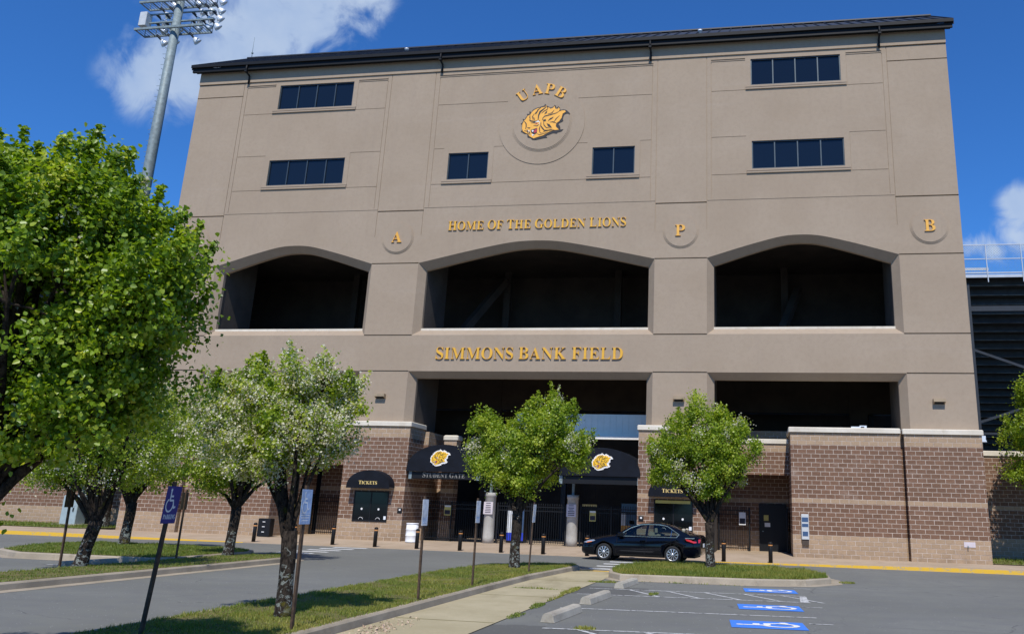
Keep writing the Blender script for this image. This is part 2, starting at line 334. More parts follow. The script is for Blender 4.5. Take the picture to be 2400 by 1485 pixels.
M['soil'] = mat_concrete('turf_soil', (.105, .105, .032), (.19, .16, .06), (.085, .065, .03), 2.2)
M['grass'] = mat_leaf('grass_blade', (.060, .120, .012), (.165, .215, .025), (.34, .30, .065), .3, .6)
M['leaf'] = mat_leaf('pear_leaf', (.072, .135, .007), (.225, .345, .018), (.50, .53, .07), .43, .38)
M['leaf_far'] = mat_leaf('pear_leaf_bright', (.095, .165, .011), (.270, .370, .028), (.52, .56, .09), .50, .40)
M['blossom'] = mat_leaf('pear_blossom', (.46, .44, .34), (.64, .61, .50), (.78, .75, .66), .35, .7)
M['bark'] = mat_bark()
M['black'] = simple('black_metal', (.007, .0075, .009), .5, 0.0, .1, spec=.3)
M['steel_dark'] = simple('dark_painted_steel', (.022, .028, .038), .55, .2, .15)
M['tread'] = simple('bleacher_underside', (.030, .034, .040), .6, .3, .2)
M['tread_lit_edge'] = simple('bleacher_lit_edge', (.13, .135, .13), .6, .2, .5, 1.5)  # lighter tone paints in the light caught along the tread edges
M['galv'] = simple('galvanised_steel', (.19, .24, .25), .6, .15, .2, 5.0)
M['alu'] = simple('aluminium', (.50, .52, .54), .45, .6, .06)
M['lamp_white'] = simple('lamp_housing', (.74, .76, .78), .35, .3, .06)
M['gold'] = simple('gold_letter', (.78, .40, .055), .45, 0, .06)
M['gold_deep'] = simple('gold_letter_deep', (.74, .40, .035), .42, 0, .06)
M['emb_gold'] = simple('emblem_gold', (.84, .41, .055), .55, 0, .05)
M['awn_gold'] = simple('awning_emblem_gold', (.84, .48, .022), .7, 0, .05)
M['emb_black'] = simple('emblem_black', (.012, .012, .016), .6, 0, .05)
M['emb_white'] = simple('emblem_white', (.80, .78, .74), .7, 0, .05)
M['emb_red'] = simple('emblem_red', (.42, .035, .06), .7, 0, .05)
M['awning'] = simple('black_canvas', (.0055, .0075, .013), .8, 0, .25, 2.0, .002, .2)
M['letter_grey'] = simple('grey_letter', (.22, .21, .19), .6, 0, .08)
M['letter_gold'] = simple('pale_gold_letter', (.80, .60, .22), .6, 0, .08)
M['roof'] = mat_roof(); M['fascia'] = simple('fascia_black', (.006, .007, .009), .6, .0, .1, spec=.25)
M['glass'] = mat_glass_dark('window_glass'); M['frame'] = simple('dark_aluminium', (.065, .085, .095), .4, .5, .1)
M['ticket_glass'] = mat_glass_dark('ticket_glass', (.004, .004, .005), .08, .35)
M['white_panel'] = simple('ribbed_white_panel', (.84, .78, .70), .5, .0, .04)
M['post'] = simple('rusty_brown_post', (.075, .046, .028), .75, .2, .35, 14.0)
M['sign_blue'] = simple('sign_blue', (.008, .012, .19), .45, 0, .08)
M['sign_faded'] = simple('sign_faded_blue', (.40, .52, .72), .5, 0, .2, 9.0)
M['sign_pale'] = simple('sign_pale_blue', (.80, .80, .80), .5, 0, .2, 9.0)
M['sign_white'] = simple('sign_white', (.72, .72, .72), .5, 0, .06)
M['sign_back'] = simple('sign_back', (.10, .075, .045), .6, .3, .2)
M['paper'] = simple('paper_notice', (.58, .52, .54), .6, 0, .05)
M['ink'] = simple('ink', (.02, .02, .035), .7, 0, .05)
M['poster'] = simple('poster_yellow', (.50, .44, .13), .7, 0, .1)
M['bollard'] = simple('bollard_black', (.008, .008, .009), .55, 0, .1, spec=.3)
M['band'] = simple('bollard_band', (.58, .24, .06), .5, 0, .1)
M['drum'] = simple('white_plastic', (.80, .81, .82), .4, 0, .06, 4.0)
M['cabinet'] = simple('cabinet_grey', (.36, .44, .46), .5, .1, .08)
M['grey_box'] = simple('grey_enclosure', (.52, .54, .54), .5, .1, .08)
M['brown_box'] = simple('brown_cover', (.06, .042, .03), .7, 0, .1)
M['fixture'] = simple('bronze_fixture', (.36, .27, .17), .55, .2, .1)
M['screen'] = simple('vending_panel', (.05, .09, .18), .25, 0, .1)
M['vend_blue'] = simple('vending_blue', (.03, .06, .55), .3, 0, .1)
M['vend_orange'] = simple('vending_orange', (.75, .34, .04), .3, 0, .1)
M['vend_white'] = simple('vending_white', (.70, .74, .80), .3, 0, .1)
M['car'] = simple('car_paint', (.0022, .0028, .0055), .10, .0, .05, 2.0, 0, .45)
M['car_trim'] = simple('car_trim', (.006, .006, .006), .5, 0, .05); M['chrome'] = simple('chrome', (.75, .76, .78), .12, 1.0, .03)
M['tyre'] = simple('tyre_rubber', (.010, .010, .010), .8, 0, .1); M['rim'] = simple('alloy_rim', (.68, .68, .68), .28, .75, .04)
M['well'] = simple('wheel_well', (.004, .004, .004), .9, 0, .05); M['carglass'] = mat_carglass()
M['seat'] = simple('seat_cloth', (.42, .38, .30), .9, 0, .08); M['taillight'] = simple('taillight_red', (.48, .012, .016), .15, 0, .05, 3, 0, .6, 1.0)
M['headlight'] = simple('headlight_lens', (.42, .47, .52), .12, .4, .05); M['amber'] = simple('amber_lens', (.75, .20, .04), .2, 0, .05)
M['debris'] = simple('leaf_litter', (.48, .36, .26), .9, 0, .35, 40)

# ------------------------------------------------------------------ serif lettering
_glyph = {}
THIN = [0.0]
def glyph(ch0):
    ch = ch0; key = (ch0, THIN[0])
    if key in _glyph: return _glyph[key]
    c = bpy.data.curves.new('tmp', 'FONT'); c.body = chr(0x1D400 + ord(ch) - 65) if 'A' <= ch <= 'Z' else ch; c.resolution_u = 4; c.offset = THIN[0]
    o = bpy.data.objects.new('tmp', c); COL.objects.link(o); dg = bpy.context.evaluated_depsgraph_get(); me = o.evaluated_get(dg).to_mesh()
    vs = np.array([v.co[:2] for v in me.vertices]); fs = [tuple(p.vertices) for p in me.polygons]
    bm = bmesh.new(); bm.from_mesh(me); bmesh.ops.remove_doubles(bm, verts=bm.verts, dist=1e-5)
    bm.verts.index_update(); vs = np.array([v.co[:2] for v in bm.verts]); fs = [tuple(v.index for v in f.verts) for f in bm.faces]
    be = [(e.verts[0].index, e.verts[1].index, e.link_faces[0]) for e in bm.edges if len(e.link_faces) == 1]
    edges = []
    for a, b, f in be:
        lp = [v.index for v in f.verts]; i = lp.index(a)
        edges.append((a, b) if lp[(i + 1) % len(lp)] == b else (b, a))
    bm.free(); o.evaluated_get(dg).to_mesh_clear(); bpy.data.objects.remove(o); bpy.data.curves.remove(c)
    x0 = vs[:, 0].min(); w = vs[:, 0].max() - x0; vs[:, 0] -= x0
    _glyph[key] = (vs, fs, edges, w); return _glyph[key]
def put_glyph(mb, ch, x, z, size, yf, yb, sx=1.0, rot=0.0, center=None, Mx=None):
    vs, fs, ed, w = glyph(ch)
    k = size / .70; ca, sa = math.cos(rot), math.sin(rot)
    def tr(p, y):
        px, pz = p[0] * k * sx, p[1] * k
        if center is not None:
            px -= w * k * sx / 2; pz -= size / 2; px, pz = px * ca - pz * sa, px * sa + pz * ca
        q = Vector((x + px, y, z + pz)); return tuple(Mx @ q) if Mx is not None else tuple(q)
    n = len(vs); V = [tr(p, yf) for p in vs] + [tr(p, yb) for p in vs]
    mb.raw(V, [f for f in fs] + [tuple(n + i for i in f[::-1]) for f in fs] + [(b, a, n + a, n + b) for a, b in ed])
def text(mb, s, x0, x1, z, cap, yf, yb, small=None, Mx=None, gap=.11):
    """caps laid out to span x0..x1; small = size factor of the non-initial letters"""
    small = small or 1.0; items = []; adv = 0; first = True
    for ch in s:
        if ch == ' ': adv += .36 * cap; first = True; continue
        sz = cap if first else cap * small; first = False
        w = glyph(ch)[3] * sz / .70; items.append((ch, adv, sz)); adv += w + gap * cap
    adv -= gap * cap; sx = (x1 - x0) / adv
    for ch, a, sz in items: put_glyph(mb, ch, x0 + a * sx, z, sz, yf, yb, sx, Mx=Mx)

# ------------------------------------------------------------------ setting: ground, plaza, islands, markings
def sheet(name, poly, z, mat, kind='structure'):
    mb = MB(); n = len(poly); a = sum(poly[i][0] * poly[(i + 1) % n][1] - poly[(i + 1) % n][0] * poly[i][1] for i in range(n))
    if a < 0: poly = poly[::-1]
    mb.face([(x, y, z) for x, y in poly]); return tag(mb.build(name, mat), kind=kind)
sheet('ground', [(-600, -400), (600, -400), (600, 700), (-600, 700)], 0.0, M['asphalt'])
def lerp(a, b, t): return a + (b - a) * max(0, min(1, t))
def plaza_front_z(x): return lerp(.02, .15, (-11.8 - x) / 8) if x < 0 else lerp(.02, .14, (x - 9.8) / 9)
def plaza_edge_y(x): return lerp(-5.0, -5.9, (-12.5 - x) / 5) if x < 0 else -5.05
mb = MB(); xs = np.arange(-70, 60.1, 1.0)
ys_t = [0, .03, .4, .8, 1.0]
for i in range(len(xs) - 1):
    for j in range(len(ys_t) - 1):
        q = []
        for x, t in ((xs[i], ys_t[j]), (xs[i + 1], ys_t[j]), (xs[i + 1], ys_t[j + 1]), (xs[i], ys_t[j + 1])):
            e = plaza_edge_y(x); q.append((x, e + (-.25 - e) * t, plaza_front_z(x) + (.13 - plaza_front_z(x)) * t))
        mb.face(q)
    a, b = xs[i], xs[i + 1]; mb.face([(a, plaza_edge_y(a), -.05), (b, plaza_edge_y(b), -.05), (b, plaza_edge_y(b), plaza_front_z(b)), (a, plaza_edge_y(a), plaza_front_z(a))])
tag(mb.build('pavement', M['plaza']), kind='structure')
sheet('concourse_floor', [(-22, -.25), (22, -.25), (22, 40), (-22, 40)], .13, M['plaza'])
mb = MB()
for lo, hi in ((-60, -11.4), (9.7, 56)):                       # yellow painted kerb edge
    for a in np.arange(lo, hi, 1.0):
        b = min(a + 1.0, hi)
        for x in (): pass
        za, zb = plaza_front_z(a), plaza_front_z(b); ya, yb = plaza_edge_y(a), plaza_edge_y(b)
        mb.face([(a, ya - .006, 0), (b, yb - .006, 0), (b, yb - .006, zb + .005), (a, ya - .006, za + .005)])
        mb.face([(a, ya - .006, za + .005), (b, yb - .006, zb + .005), (b, yb + .12, zb + .006), (a, ya + .12, za + .006)])
tag(mb.build('kerb_paint', M['yellow']), kind='structure')

def smooth_poly(pts, n=5):
    out = []; m = len(pts)
    for i in range(m):
        p0, p1, p2, p3 = [Vector(pts[(i + k) % m]) for k in (-1, 0, 1, 2)]
        seg = n if (p2 - p1).length > .3 else 2
        for t in np.linspace(0, 1, seg, endpoint=False):
            out.append(tuple(.5 * ((2 * p1) + (-p0 + p2) * t + (2 * p0 - 5 * p1 + 4 * p2 - p3) * t * t + (-p0 + 3 * p1 - 3 * p2 + p3) * t ** 3)))
    return out
def offset_poly(pts, d):
    n = len(pts); out = []
    area = sum(pts[i][0] * pts[(i + 1) % n][1] - pts[(i + 1) % n][0] * pts[i][1] for i in range(n)); s = 1 if area > 0 else -1
    for i in range(n):
        a = Vector(pts[i - 1]); b = Vector(pts[i]); c = Vector(pts[(i + 1) % n])
        e1 = (b - a).normalized(); e2 = (c - b).normalized(); t = (e1 + e2).normalized() if (e1 + e2).length > 1e-6 else e1
        nrm = Vector((-t.y, t.x)) * s; out.append(tuple(b + nrm * d))
    return out
def island(poly, h=.15, gutter=True, seed=0):
    mb = MB(); w = .16; n = len(poly)
    rings = [(poly, 0.0), (offset_poly(poly, .015), h - .03), (offset_poly(poly, .045), h), (offset_poly(poly, w), h), (offset_poly(poly, w + .01), h - .06)]
    for (p, z), (q, zz) in zip(rings[:-1], rings[1:]):
        for i in range(n):
            j = (i + 1) % n; mb.face([(*p[i], z), (*p[j], z), (*q[j], zz), (*q[i], zz)])
    if gutter:
        g = offset_poly(poly, -.33)
        for i in range(n):
            j = (i + 1) % n; mb.face([(*g[i], .005), (*g[j], .005), (*poly[j], .009), (*poly[i], .009)])
    k = tag(mb.build('kerb', M['kerb']), kind='structure')
    # winding fix
    bm = bmesh.new(); bm.from_mesh(k.data); bmesh.ops.remove_doubles(bm, verts=bm.verts, dist=1e-4); bmesh.ops.recalc_face_normals(bm, faces=bm.faces); bm.to_mesh(k.data); bm.free()
    inner = offset_poly(poly, w); sheet('turf_soil', inner, h + .005, M['soil']); return inner
def in_poly(px, py, poly):
    c = np.zeros(len(px), bool); n = len(poly); j = n - 1
    for i in range(n):
        xi, yi = poly[i]; xj, yj = poly[j]
        c ^= ((yi > py) != (yj > py)) & (px < (xj - xi) * (py - yi) / (yj - yi + 1e-12) + xi); j = i
    return c
def mesh_np(name, V, F, mat, tint=None, parent=None, smooth=False):
    me = bpy.data.meshes.new(name); nv = len(V); nf, k = F.shape
    me.vertices.add(nv); me.vertices.foreach_set('co', V.astype(np.float32).ravel())
    me.loops.add(nf * k); me.loops.foreach_set('vertex_index', F.astype(np.int32).ravel())
    me.polygons.add(nf); me.polygons.foreach_set('loop_start', np.arange(0, nf * k, k, dtype=np.int32))
    if tint is not None:
        a = me.attributes.new('tint', 'FLOAT', 'POINT'); a.data.foreach_set('value', tint.astype(np.float32))
    if smooth: me.polygons.foreach_set('use_smooth', np.ones(nf, bool))
    me.materials.append(mat); me.update(calc_edges=True); me.validate()
    o = bpy.data.objects.new(name, me); COL.objects.link(o)
    if parent is not None: o.parent = parent
    return o
def grass(name, poly, z, n, seed, h=(.04, .10), yellow=.5, over=.05, w=.008):
    r = np.random.default_rng(seed); P = np.array(poly); lo = P.min(0) - over; hi = P.max(0) + over
    k = int(n * 2.2); x = r.uniform(lo[0], hi[0], k); y = r.uniform(lo[1], hi[1], k); ok = in_poly(x, y, offset_poly(poly, -over)); x = x[ok][:n]; y = y[ok][:n]; n = len(x)
    pat = .5 + .25 * np.sin(x * 1.7 + 1.3 * np.sin(y * 1.1)) + .25 * np.sin(y * 2.3 + x * .8 + seed)
    bare = np.sin(x * 2.9 + 1.7 * np.sin(y * 2.1 + seed)) * np.sin(y * 1.9 + 1.3 * np.sin(x * 2.3)) + r.normal(0, .35, n); kp = bare < .62; x = x[kp]; y = y[kp]; pat = pat[kp]; n = len(x)
    pat2 = .5 + .5 * np.sin(x * 5.1 + y * 3.7 + 2 * np.sin(y * 4.3))
    hh = r.uniform(h[0], h[1], n) * (.6 + .7 * pat2); a = r.uniform(0, 2 * np.pi, n); lean = r.uniform(.1, .9, n) * hh
    dx, dy = np.cos(a), np.sin(a); la = r.uniform(0, 2 * np.pi, n)
    V = np.empty((n, 3, 3)); V[:, 0] = np.stack([x - dx * w, y - dy * w, np.full(n, z)], 1); V[:, 1] = np.stack([x + dx * w, y + dy * w, np.full(n, z)], 1)
    V[:, 2] = np.stack([x + np.cos(la) * lean, y + np.sin(la) * lean, z + hh], 1)
    t = np.clip(.25 + yellow * (.7 * pat + .3 * pat2) + r.normal(0, .16, n), 0, 1)
    return tag(mesh_np(name, V.reshape(-1, 3), np.arange(n * 3).reshape(n, 3), M['grass'], np.repeat(t, 3)), kind='stuff')

mid_poly = [(2.55, -52), (2.55, -34), (2.55, -26), (2.58, -19), (2.72, -16.2), (3.1, -14.2), (3.9, -12.9), (4.8, -12.4), (5.45, -12.4), (5.72, -12.9), (5.58, -14.8), (5.34, -17.6), (5.27, -22), (5.25, -28), (5.25, -36), (5.25, -52)]
left_poly = [(-5.6, -60), (-5.6, -40), (-5.6, -28), (-5.6, -20), (-5.6, -15.6), (-5.2, -14.3), (-4.5, -13.7), (-3.8, -14.0), (-3.4, -15.2), (-3.38, -18), (-3.42, -22), (-3.45, -28), (-3.45, -40), (-3.45, -60)]
far_poly = [(-10.6, -18.3), (-12.2, -17.3), (-13.4, -15), (-13.7, -12.9), (-13.0, -11.6), (-10.5, -11.4), (-7.6, -11.9), (-6.2, -12.6), (-5.72, -13.6), (-5.72, -15.5), (-5.72, -17.6), (-6.1, -18.25), (-8.0, -18.3)]
right_poly = [(7.15, -15.6), (7.6, -16.35), (9.6, -16.2), (11.5, -16.0), (12.9, -15.4), (13.7, -14.2), (13.75, -12.6), (13.2, -11.0), (12.0, -10.2), (10.0, -9.9), (8.2, -10.1), (7.3, -11.1), (6.95, -12.8), (6.95, -14.4)]
mid_in = island(mid_poly); left_in = island(left_poly); far_in = island(far_poly, .17); right_in = island(right_poly, .17)
grass('grass', mid_in, .15, 150000, 3, (.02, .065), .62, .07, .007)
grass('grass', left_in, .15, 42000, 5, (.02, .06), .3, .03, .010)
grass('grass', far_in, .17, 26000, 6, (.03, .08), .18, .0, .012)
grass('grass', right_in, .17, 52000, 7, (.05, .13), .6, .04, .010)
lawn_l = [(-60, 4.6), (-22.4, 4.6), (-23.6, -.6), (-60, -.6)]
sheet('lawn', lawn_l, .155, M['soil']); grass('grass', lawn_l, .15, 22000, 8, (.05, .13), .3, .0, .02)
lawn_r = [(21.65, 6.0), (50, 6.0), (50, -.2), (21.65, -.2)]
sheet('lawn', lawn_r, .155, M['soil']); grass('grass', lawn_r, .15, 12000, 9, (.05, .12), .2, .0, .02)
for (cx, cy, rx, ry, n, s) in ((7.15, -25.7, .12, .55, 260, 1), (7.12, -24.0, .10, .6, 300, 2), (7.05, -20.4, .12, 1.1, 500, 3), (7.3, -17.4, .45, .2, 420, 4), (9.05, -20.2, .12, .35, 200, 5), (8.7, -27.0, .2, .12, 160, 6), (14.2, -13.6, .25, .3, 240, 7), (7.1, -22.3, .06, .8, 200, 8), (6.2, -20.3, .7, .05, 160, 9), (9.6, -16.6, 1.6, .04, 120, 10)):
    el = [(cx + rx * math.cos(a), cy + ry * math.sin(a)) for a in np.linspace(0, 2 * math.pi, 14, endpoint=False)]
    grass('weeds', el, .01, n, 20 + s, (.02, .06), .75, 0, .012)

sheet('path', [(5.24, -52), (7.1, -52), (7.1, -24), (7.13, -18), (7.17, -16.6), (7.0, -13.4), (5.7, -13.3), (5.3, -17.6), (5.27, -24)], .013, M['walk'])
mb = MB()
for y in (-46, -41, -36.3, -31.6, -26.9, -22.2, -17.6): mb.box(5.3, 7.09, y - .012, y + .012, .0134, .0165)
tag(mb.build('path_joint', M['soil']), kind='structure')
sheet('path_yellow_edge', [(5.75, -13.25), (7.0, -13.25), (6.97, -12.95), (5.78, -12.95)], .011, M['yellow'])
mb = MB()                                                       # parking bay lines
SL = .10
def pl(x0, x1, y, w=.085, z=.006): mb.face([(x0, y + (x0 - 7.2) * SL - w / 2, z), (x1, y + (x1 - 7.2) * SL - w / 2, z), (x1, y + (x1 - 7.2) * SL + w / 2, z), (x0, y + (x0 - 7.2) * SL + w / 2, z)])
pl(7.3, 12.7, -19.35); pl(7.3, 12.75, -20.95); pl(7.6, 12.7, -24.05); pl(8.0, 12.75, -27.2)
for k in range(5):
    x = 8.3 + k * .95; y0 = -19.35 + (x - 7.2) * SL; y1 = -20.95 + (x + .95 - 7.2) * SL
    mb.face([(x - .05, y0, .0068), (x + .05, y0, .0068), (x + 1.0, y1, .0068), (x + .9, y1, .0068)])
mb.face([(12.52, -20.38, .0075), (12.72, -20.36, .0075), (12.72, -18.95, .0075), (12.56, -18.97, .0075)])
for k in range(3):
    x = 8.6 + k * 1.1; y0 = -27.2 + (x - 7.2) * SL
    mb.face([(x - .06, y0, .0068), (x + .06, y0, .0068), (x + 1.1, y0 - 1.3, .0068), (x + .98, y0 - 1.3, .0068)])
for y in (-17.0, -22.0, -25.05): pl(12.5, 12.95, y - .05, .07, .0072)
mb.face([(-8.0, -20.0, .006), (-5.8, -20.0, .006), (-5.8, -19.9, .006), (-8.0, -19.9, .006)])
tag(mb.build('parking_lines', M['white_line']), kind='structure')
mb = MB()
for i, (x0, x1, y) in enumerate(((-6.55, -5.1, -10.4), (-6.5, -5.1, -9.2), (-6.6, -5.2, -8.0), (-6.7, -5.2, -6.8), (-6.7, -5.15, -5.6))): mb.face([(x0, y - .16, .006), (x1, y - .16, .006), (x1, y + .16, .006), (x0, y + .16, .006)])
for i, (x0, x1, y) in enumerate(((5.85, 6.95, -11.9), (5.85, 7.05, -10.5), (5.85, 7.25, -9.1), (5.85, 7.25, -7.7), (5.85, 7.25, -6.4))): mb.face([(x0, y - .16, .006), (x1, y - .16, .006), (x1, y + .16, .006), (x0, y + .16, .006)])
tag(mb.build('crosswalk', M['white_fresh']), kind='structure')

def isa(mb, f, w=.075):
    """wheelchair symbol in a unit box; f maps (u,v) -> 3D point; strokes of width w"""
    lev = [0]
    def stroke(pts, ww=w):
        for (a, b) in zip(pts[:-1], pts[1:]):
            lev[0] += 1; e = lev[0] * .0003
            a = Vector(a); b = Vector(b); d = (b - a).normalized(); n = Vector((-d.y, d.x)) * ww / 2; a = a - d * ww * .25; b = b + d * ww * .25
            mb.face([f(*q, e) for q in (a - n, b - n, b + n, a + n)])
    mb.face([f(.40 + .07 * math.cos(t), .93 + .07 * math.sin(t), 0) for t in np.linspace(0, 2 * math.pi, 14, endpoint=False)])
    stroke([(.40, .84), (.42, .48), (.68, .48), (.80, .16), (.92, .20)])
    stroke([(.41, .66), (.62, .66)])
    stroke([(.42 + .27 * math.cos(t), .27 + .27 * math.sin(t)) for t in np.linspace(R(115), R(365), 16)], w * .9)
def blue_mark(x, y):
    r = .07
    def T(u, v): return (x + u * math.cos(r) - v * math.sin(r), y + u * math.sin(r) + v * math.cos(r))
    mb = MB(); mb.face([(*T(-.68, -.54), .0075), (*T(.68, -.54), .0075), (*T(.68, .54), .0075), (*T(-.68, .54), .0075)])
    o = tag(mb.build('accessible_parking_marking', M['blue_line']), kind='structure')
    mb = MB(); isa(mb, lambda u, v, e: (*T(-(v - .45) * 1.1 + .02, (u - .5) * .85), .0115 + e), .115); tag(mb.build('symbol', M['white_fresh'], o))
for x, y in ((11.85, -17.68), (11.80, -21.98), (11.74, -25.08), (-11.2, -19.4)): blue_mark(x, y)

# ------------------------------------------------------------------ stadium building
A_, B_, C_, D_ = 6.44, 9.13, 18.57, 21.59
Z1, Z2, Z3, Z4, Z5, Z6 = 14.46, 10.49, 8.58, 17.48, 25.07, 25.95
bld = empty('stadium_building', (0, 0, 0))
tag(bld, 'tan stucco stadium building with three arched openings and split-face masonry base', 'building')
def relief(mb, xs, zs, dep):
    xs = sorted(set(round(x, 4) for x in xs)); zs = sorted(set(round(z, 4) for z in zs))
    D = [[dep((xs[i] + xs[i + 1]) / 2, (zs[j] + zs[j + 1]) / 2) for j in range(len(zs) - 1)] for i in range(len(xs) - 1)]
    for i in range(len(xs) - 1):
        for j in range(len(zs) - 1):
            d = D[i][j]
            mb.face([(xs[i], d, zs[j]), (xs[i + 1], d, zs[j]), (xs[i + 1], d, zs[j + 1]), (xs[i], d, zs[j + 1])])
            if i + 1 < len(xs) - 1 and D[i + 1][j] != d:
                e = D[i + 1][j]; x = xs[i + 1]; mb.face([(x, d, zs[j]), (x, e, zs[j]), (x, e, zs[j + 1]), (x, d, zs[j + 1])])
            if j + 1 < len(zs) - 1 and D[i][j + 1] != d:
                e = D[i][j + 1]; z = zs[j + 1]; mb.face([(xs[i], d, z), (xs[i + 1], d, z), (xs[i + 1], e, z), (xs[i], e, z)])
WINS = [(s * 11.49 if s > 0 else -16.2, s * 16.2 if s > 0 else -11.49, z0, z1, 4) for s in (-1, 1) for z0, z1 in ((24.09, 25.65), (19.26, 20.83))]
WINS += [(-5.27, -2.94, 19.25, 20.83, 2), (2.94, 5.27, 19.25, 20.83, 2)]
rects = []
G1, GD = .028, .028
for s in (-1, 1):
    for x in (A_, B_, C_): rects.append((s * x - .018, s * x + .018, 16.0, Z6, .03))
    for x in (A_ - .28, B_ + .24, C_ - .24): rects.append((s * x - G1 / 2, s * x + G1 / 2, 17.66, 25.55, GD))
    for z in (23.82, 21.12, 18.98):
        for a, b in ((B_ + .24, 11.2), (16.5, C_ - .24)): rects.append((min(s * a, s * b), max(s * a, s * b), z - .014, z + .014, GD))
        for x in (11.2, 16.5): pass
    x = 16.5 if s > 0 else -11.2
    for a, b in ((23.82, 25.6), (18.98, 21.12)): rects.append((x - .010, x + .010, a, b, .015))
    x = 5.56 if s > 0 else -2.65; rects.append((x - .010, x + .010, 18.98, 21.12, .015))
    a, b = sorted((s * B_, s * C_)); rects.append((a, b, 17.55, 17.58, .02))
    a, b = sorted((s * 2.03, s * (A_ - .28))); rects.append((a, b, 23.82, 23.85, GD))
    for u, w in ((5.56, A_ - .28), (2.0, 2.65)):
        a, b = sorted((s * u, s * w)); rects.append((a, b, 21.11, 21.135, GD))
    a, b = sorted((s * 5.56, s * (A_ - .28))); rects.append((a, b, 18.97, 19.0, GD))
    a, b = sorted((s * C_, s * D_)); rects.append((a, b, Z5 - .03, Z5 + .03, .06)); rects.append((a, b, Z4 - .035, Z4 + .035, .08)); rects.append((a, b, Z6 - .05, Z6 - .005, .05))
    a, b = sorted((s * A_, s * B_)); rects.append((a, b, Z4 - .035, Z4 + .035, .08))
rects.append((-2.65, 2.65, 18.97, 19.0, GD)); rects.append((-A_, A_, 17.6, 17.63, .02))
for (a, b, z, w) in ((-1.78, -1.58, 23.82, .05), (1.55, 1.75, 23.82, .05), (-2.03, -1.8, 21.12, .05), (1.8, 2.03, 21.12, .05)): rects.append((a, b, z - .025, z + .025, .07))
for w in WINS: rects.append((w[0], w[1], w[2], w[3], .20))
xs = [-D_, D_]; zs = [16.0, 26.95, Z6]
for a, b, c, d, e in rects: xs += [a, b]; zs += [c, d]
def dep_up(x, z):
    if z > Z6: return -.07
    d = 0.0
    for a, b, c, e, q in rects:
        if a < x < b and c < z < e: d = max(d, q)
    return d
fw = MB(); relief(fw, xs, zs, dep_up)
fw.face([(-D_, -.07, 26.95), (D_, -.07, 26.95), (D_, 9, 26.95), (-D_, 9, 26.95)])
for s in (-1, 1): fw.face([(s * D_, 0, 5.9), (s * D_, 9, 5.9), (s * D_, 9, 26.95), (s * D_, 0, 26.95)]); fw.face([(s * D_, -.07, Z6), (s * D_, 0, Z6), (s * D_, 0, 26.95), (s * D_, -.07, 26.95)])
fw.face([(D_, 9, .1), (-D_, 9, .1), (-D_, 9, .12), (D_, 9, .12)])
fw.face([(D_, 9, 13.2), (-D_, 9, 13.2), (-D_, 9, 26.95), (D_, 9, 26.95)])
PROF = [(0, 15.6), (.1, 15.59), (.2, 15.54), (.37, 15.34), (.6, 15.04), (.82, 14.72), (1, 14.46)]
def _smooth_prof(P):
    ts = [-t for t, z in P[:0:-1]] + [t for t, z in P]; zs = [z for t, z in P[:0:-1]] + [z for t, z in P]; out = []
    for t in np.linspace(0, 1, 17):
        w = np.maximum(0, 1 - np.abs(np.array(ts) - t) / .001); k = np.linspace(t - .09, t + .09, 9); k = np.clip(k, -1, 1) if t < .9 else np.linspace(2 * t - 1, 1, 9)
        out.append((float(t), float(np.mean(np.interp(k, ts, zs)))))
    out[-1] = P[-1]; return out
PROF = _smooth_prof(PROF)
def arch(hw, dz=0.0): return [(t * hw, z + dz) for t, z in [(-t, z) for t, z in PROF[::-1]] + PROF[1:]]
def pier_relief(x0, x1):
    zs = [5.9, 16.0]; g = []
    for z in (Z1, Z2, Z3): zs += [z - .03, z + .03]; g.append((z - .03, z + .03))
    relief(fw, [x0, x1], zs, lambda x, z: .08 if any(a < z < b for a, b in g) else 0.0)
    for a, b in g:
        for x in (x0, x1): fw.face([(x, 0, a), (x, .08, a), (x, .08, b), (x, 0, b)])
for a, b in ((-D_, -C_), (-B_, -A_), (A_, B_), (C_, D_)): pier_relief(a, b)
sills = MB()
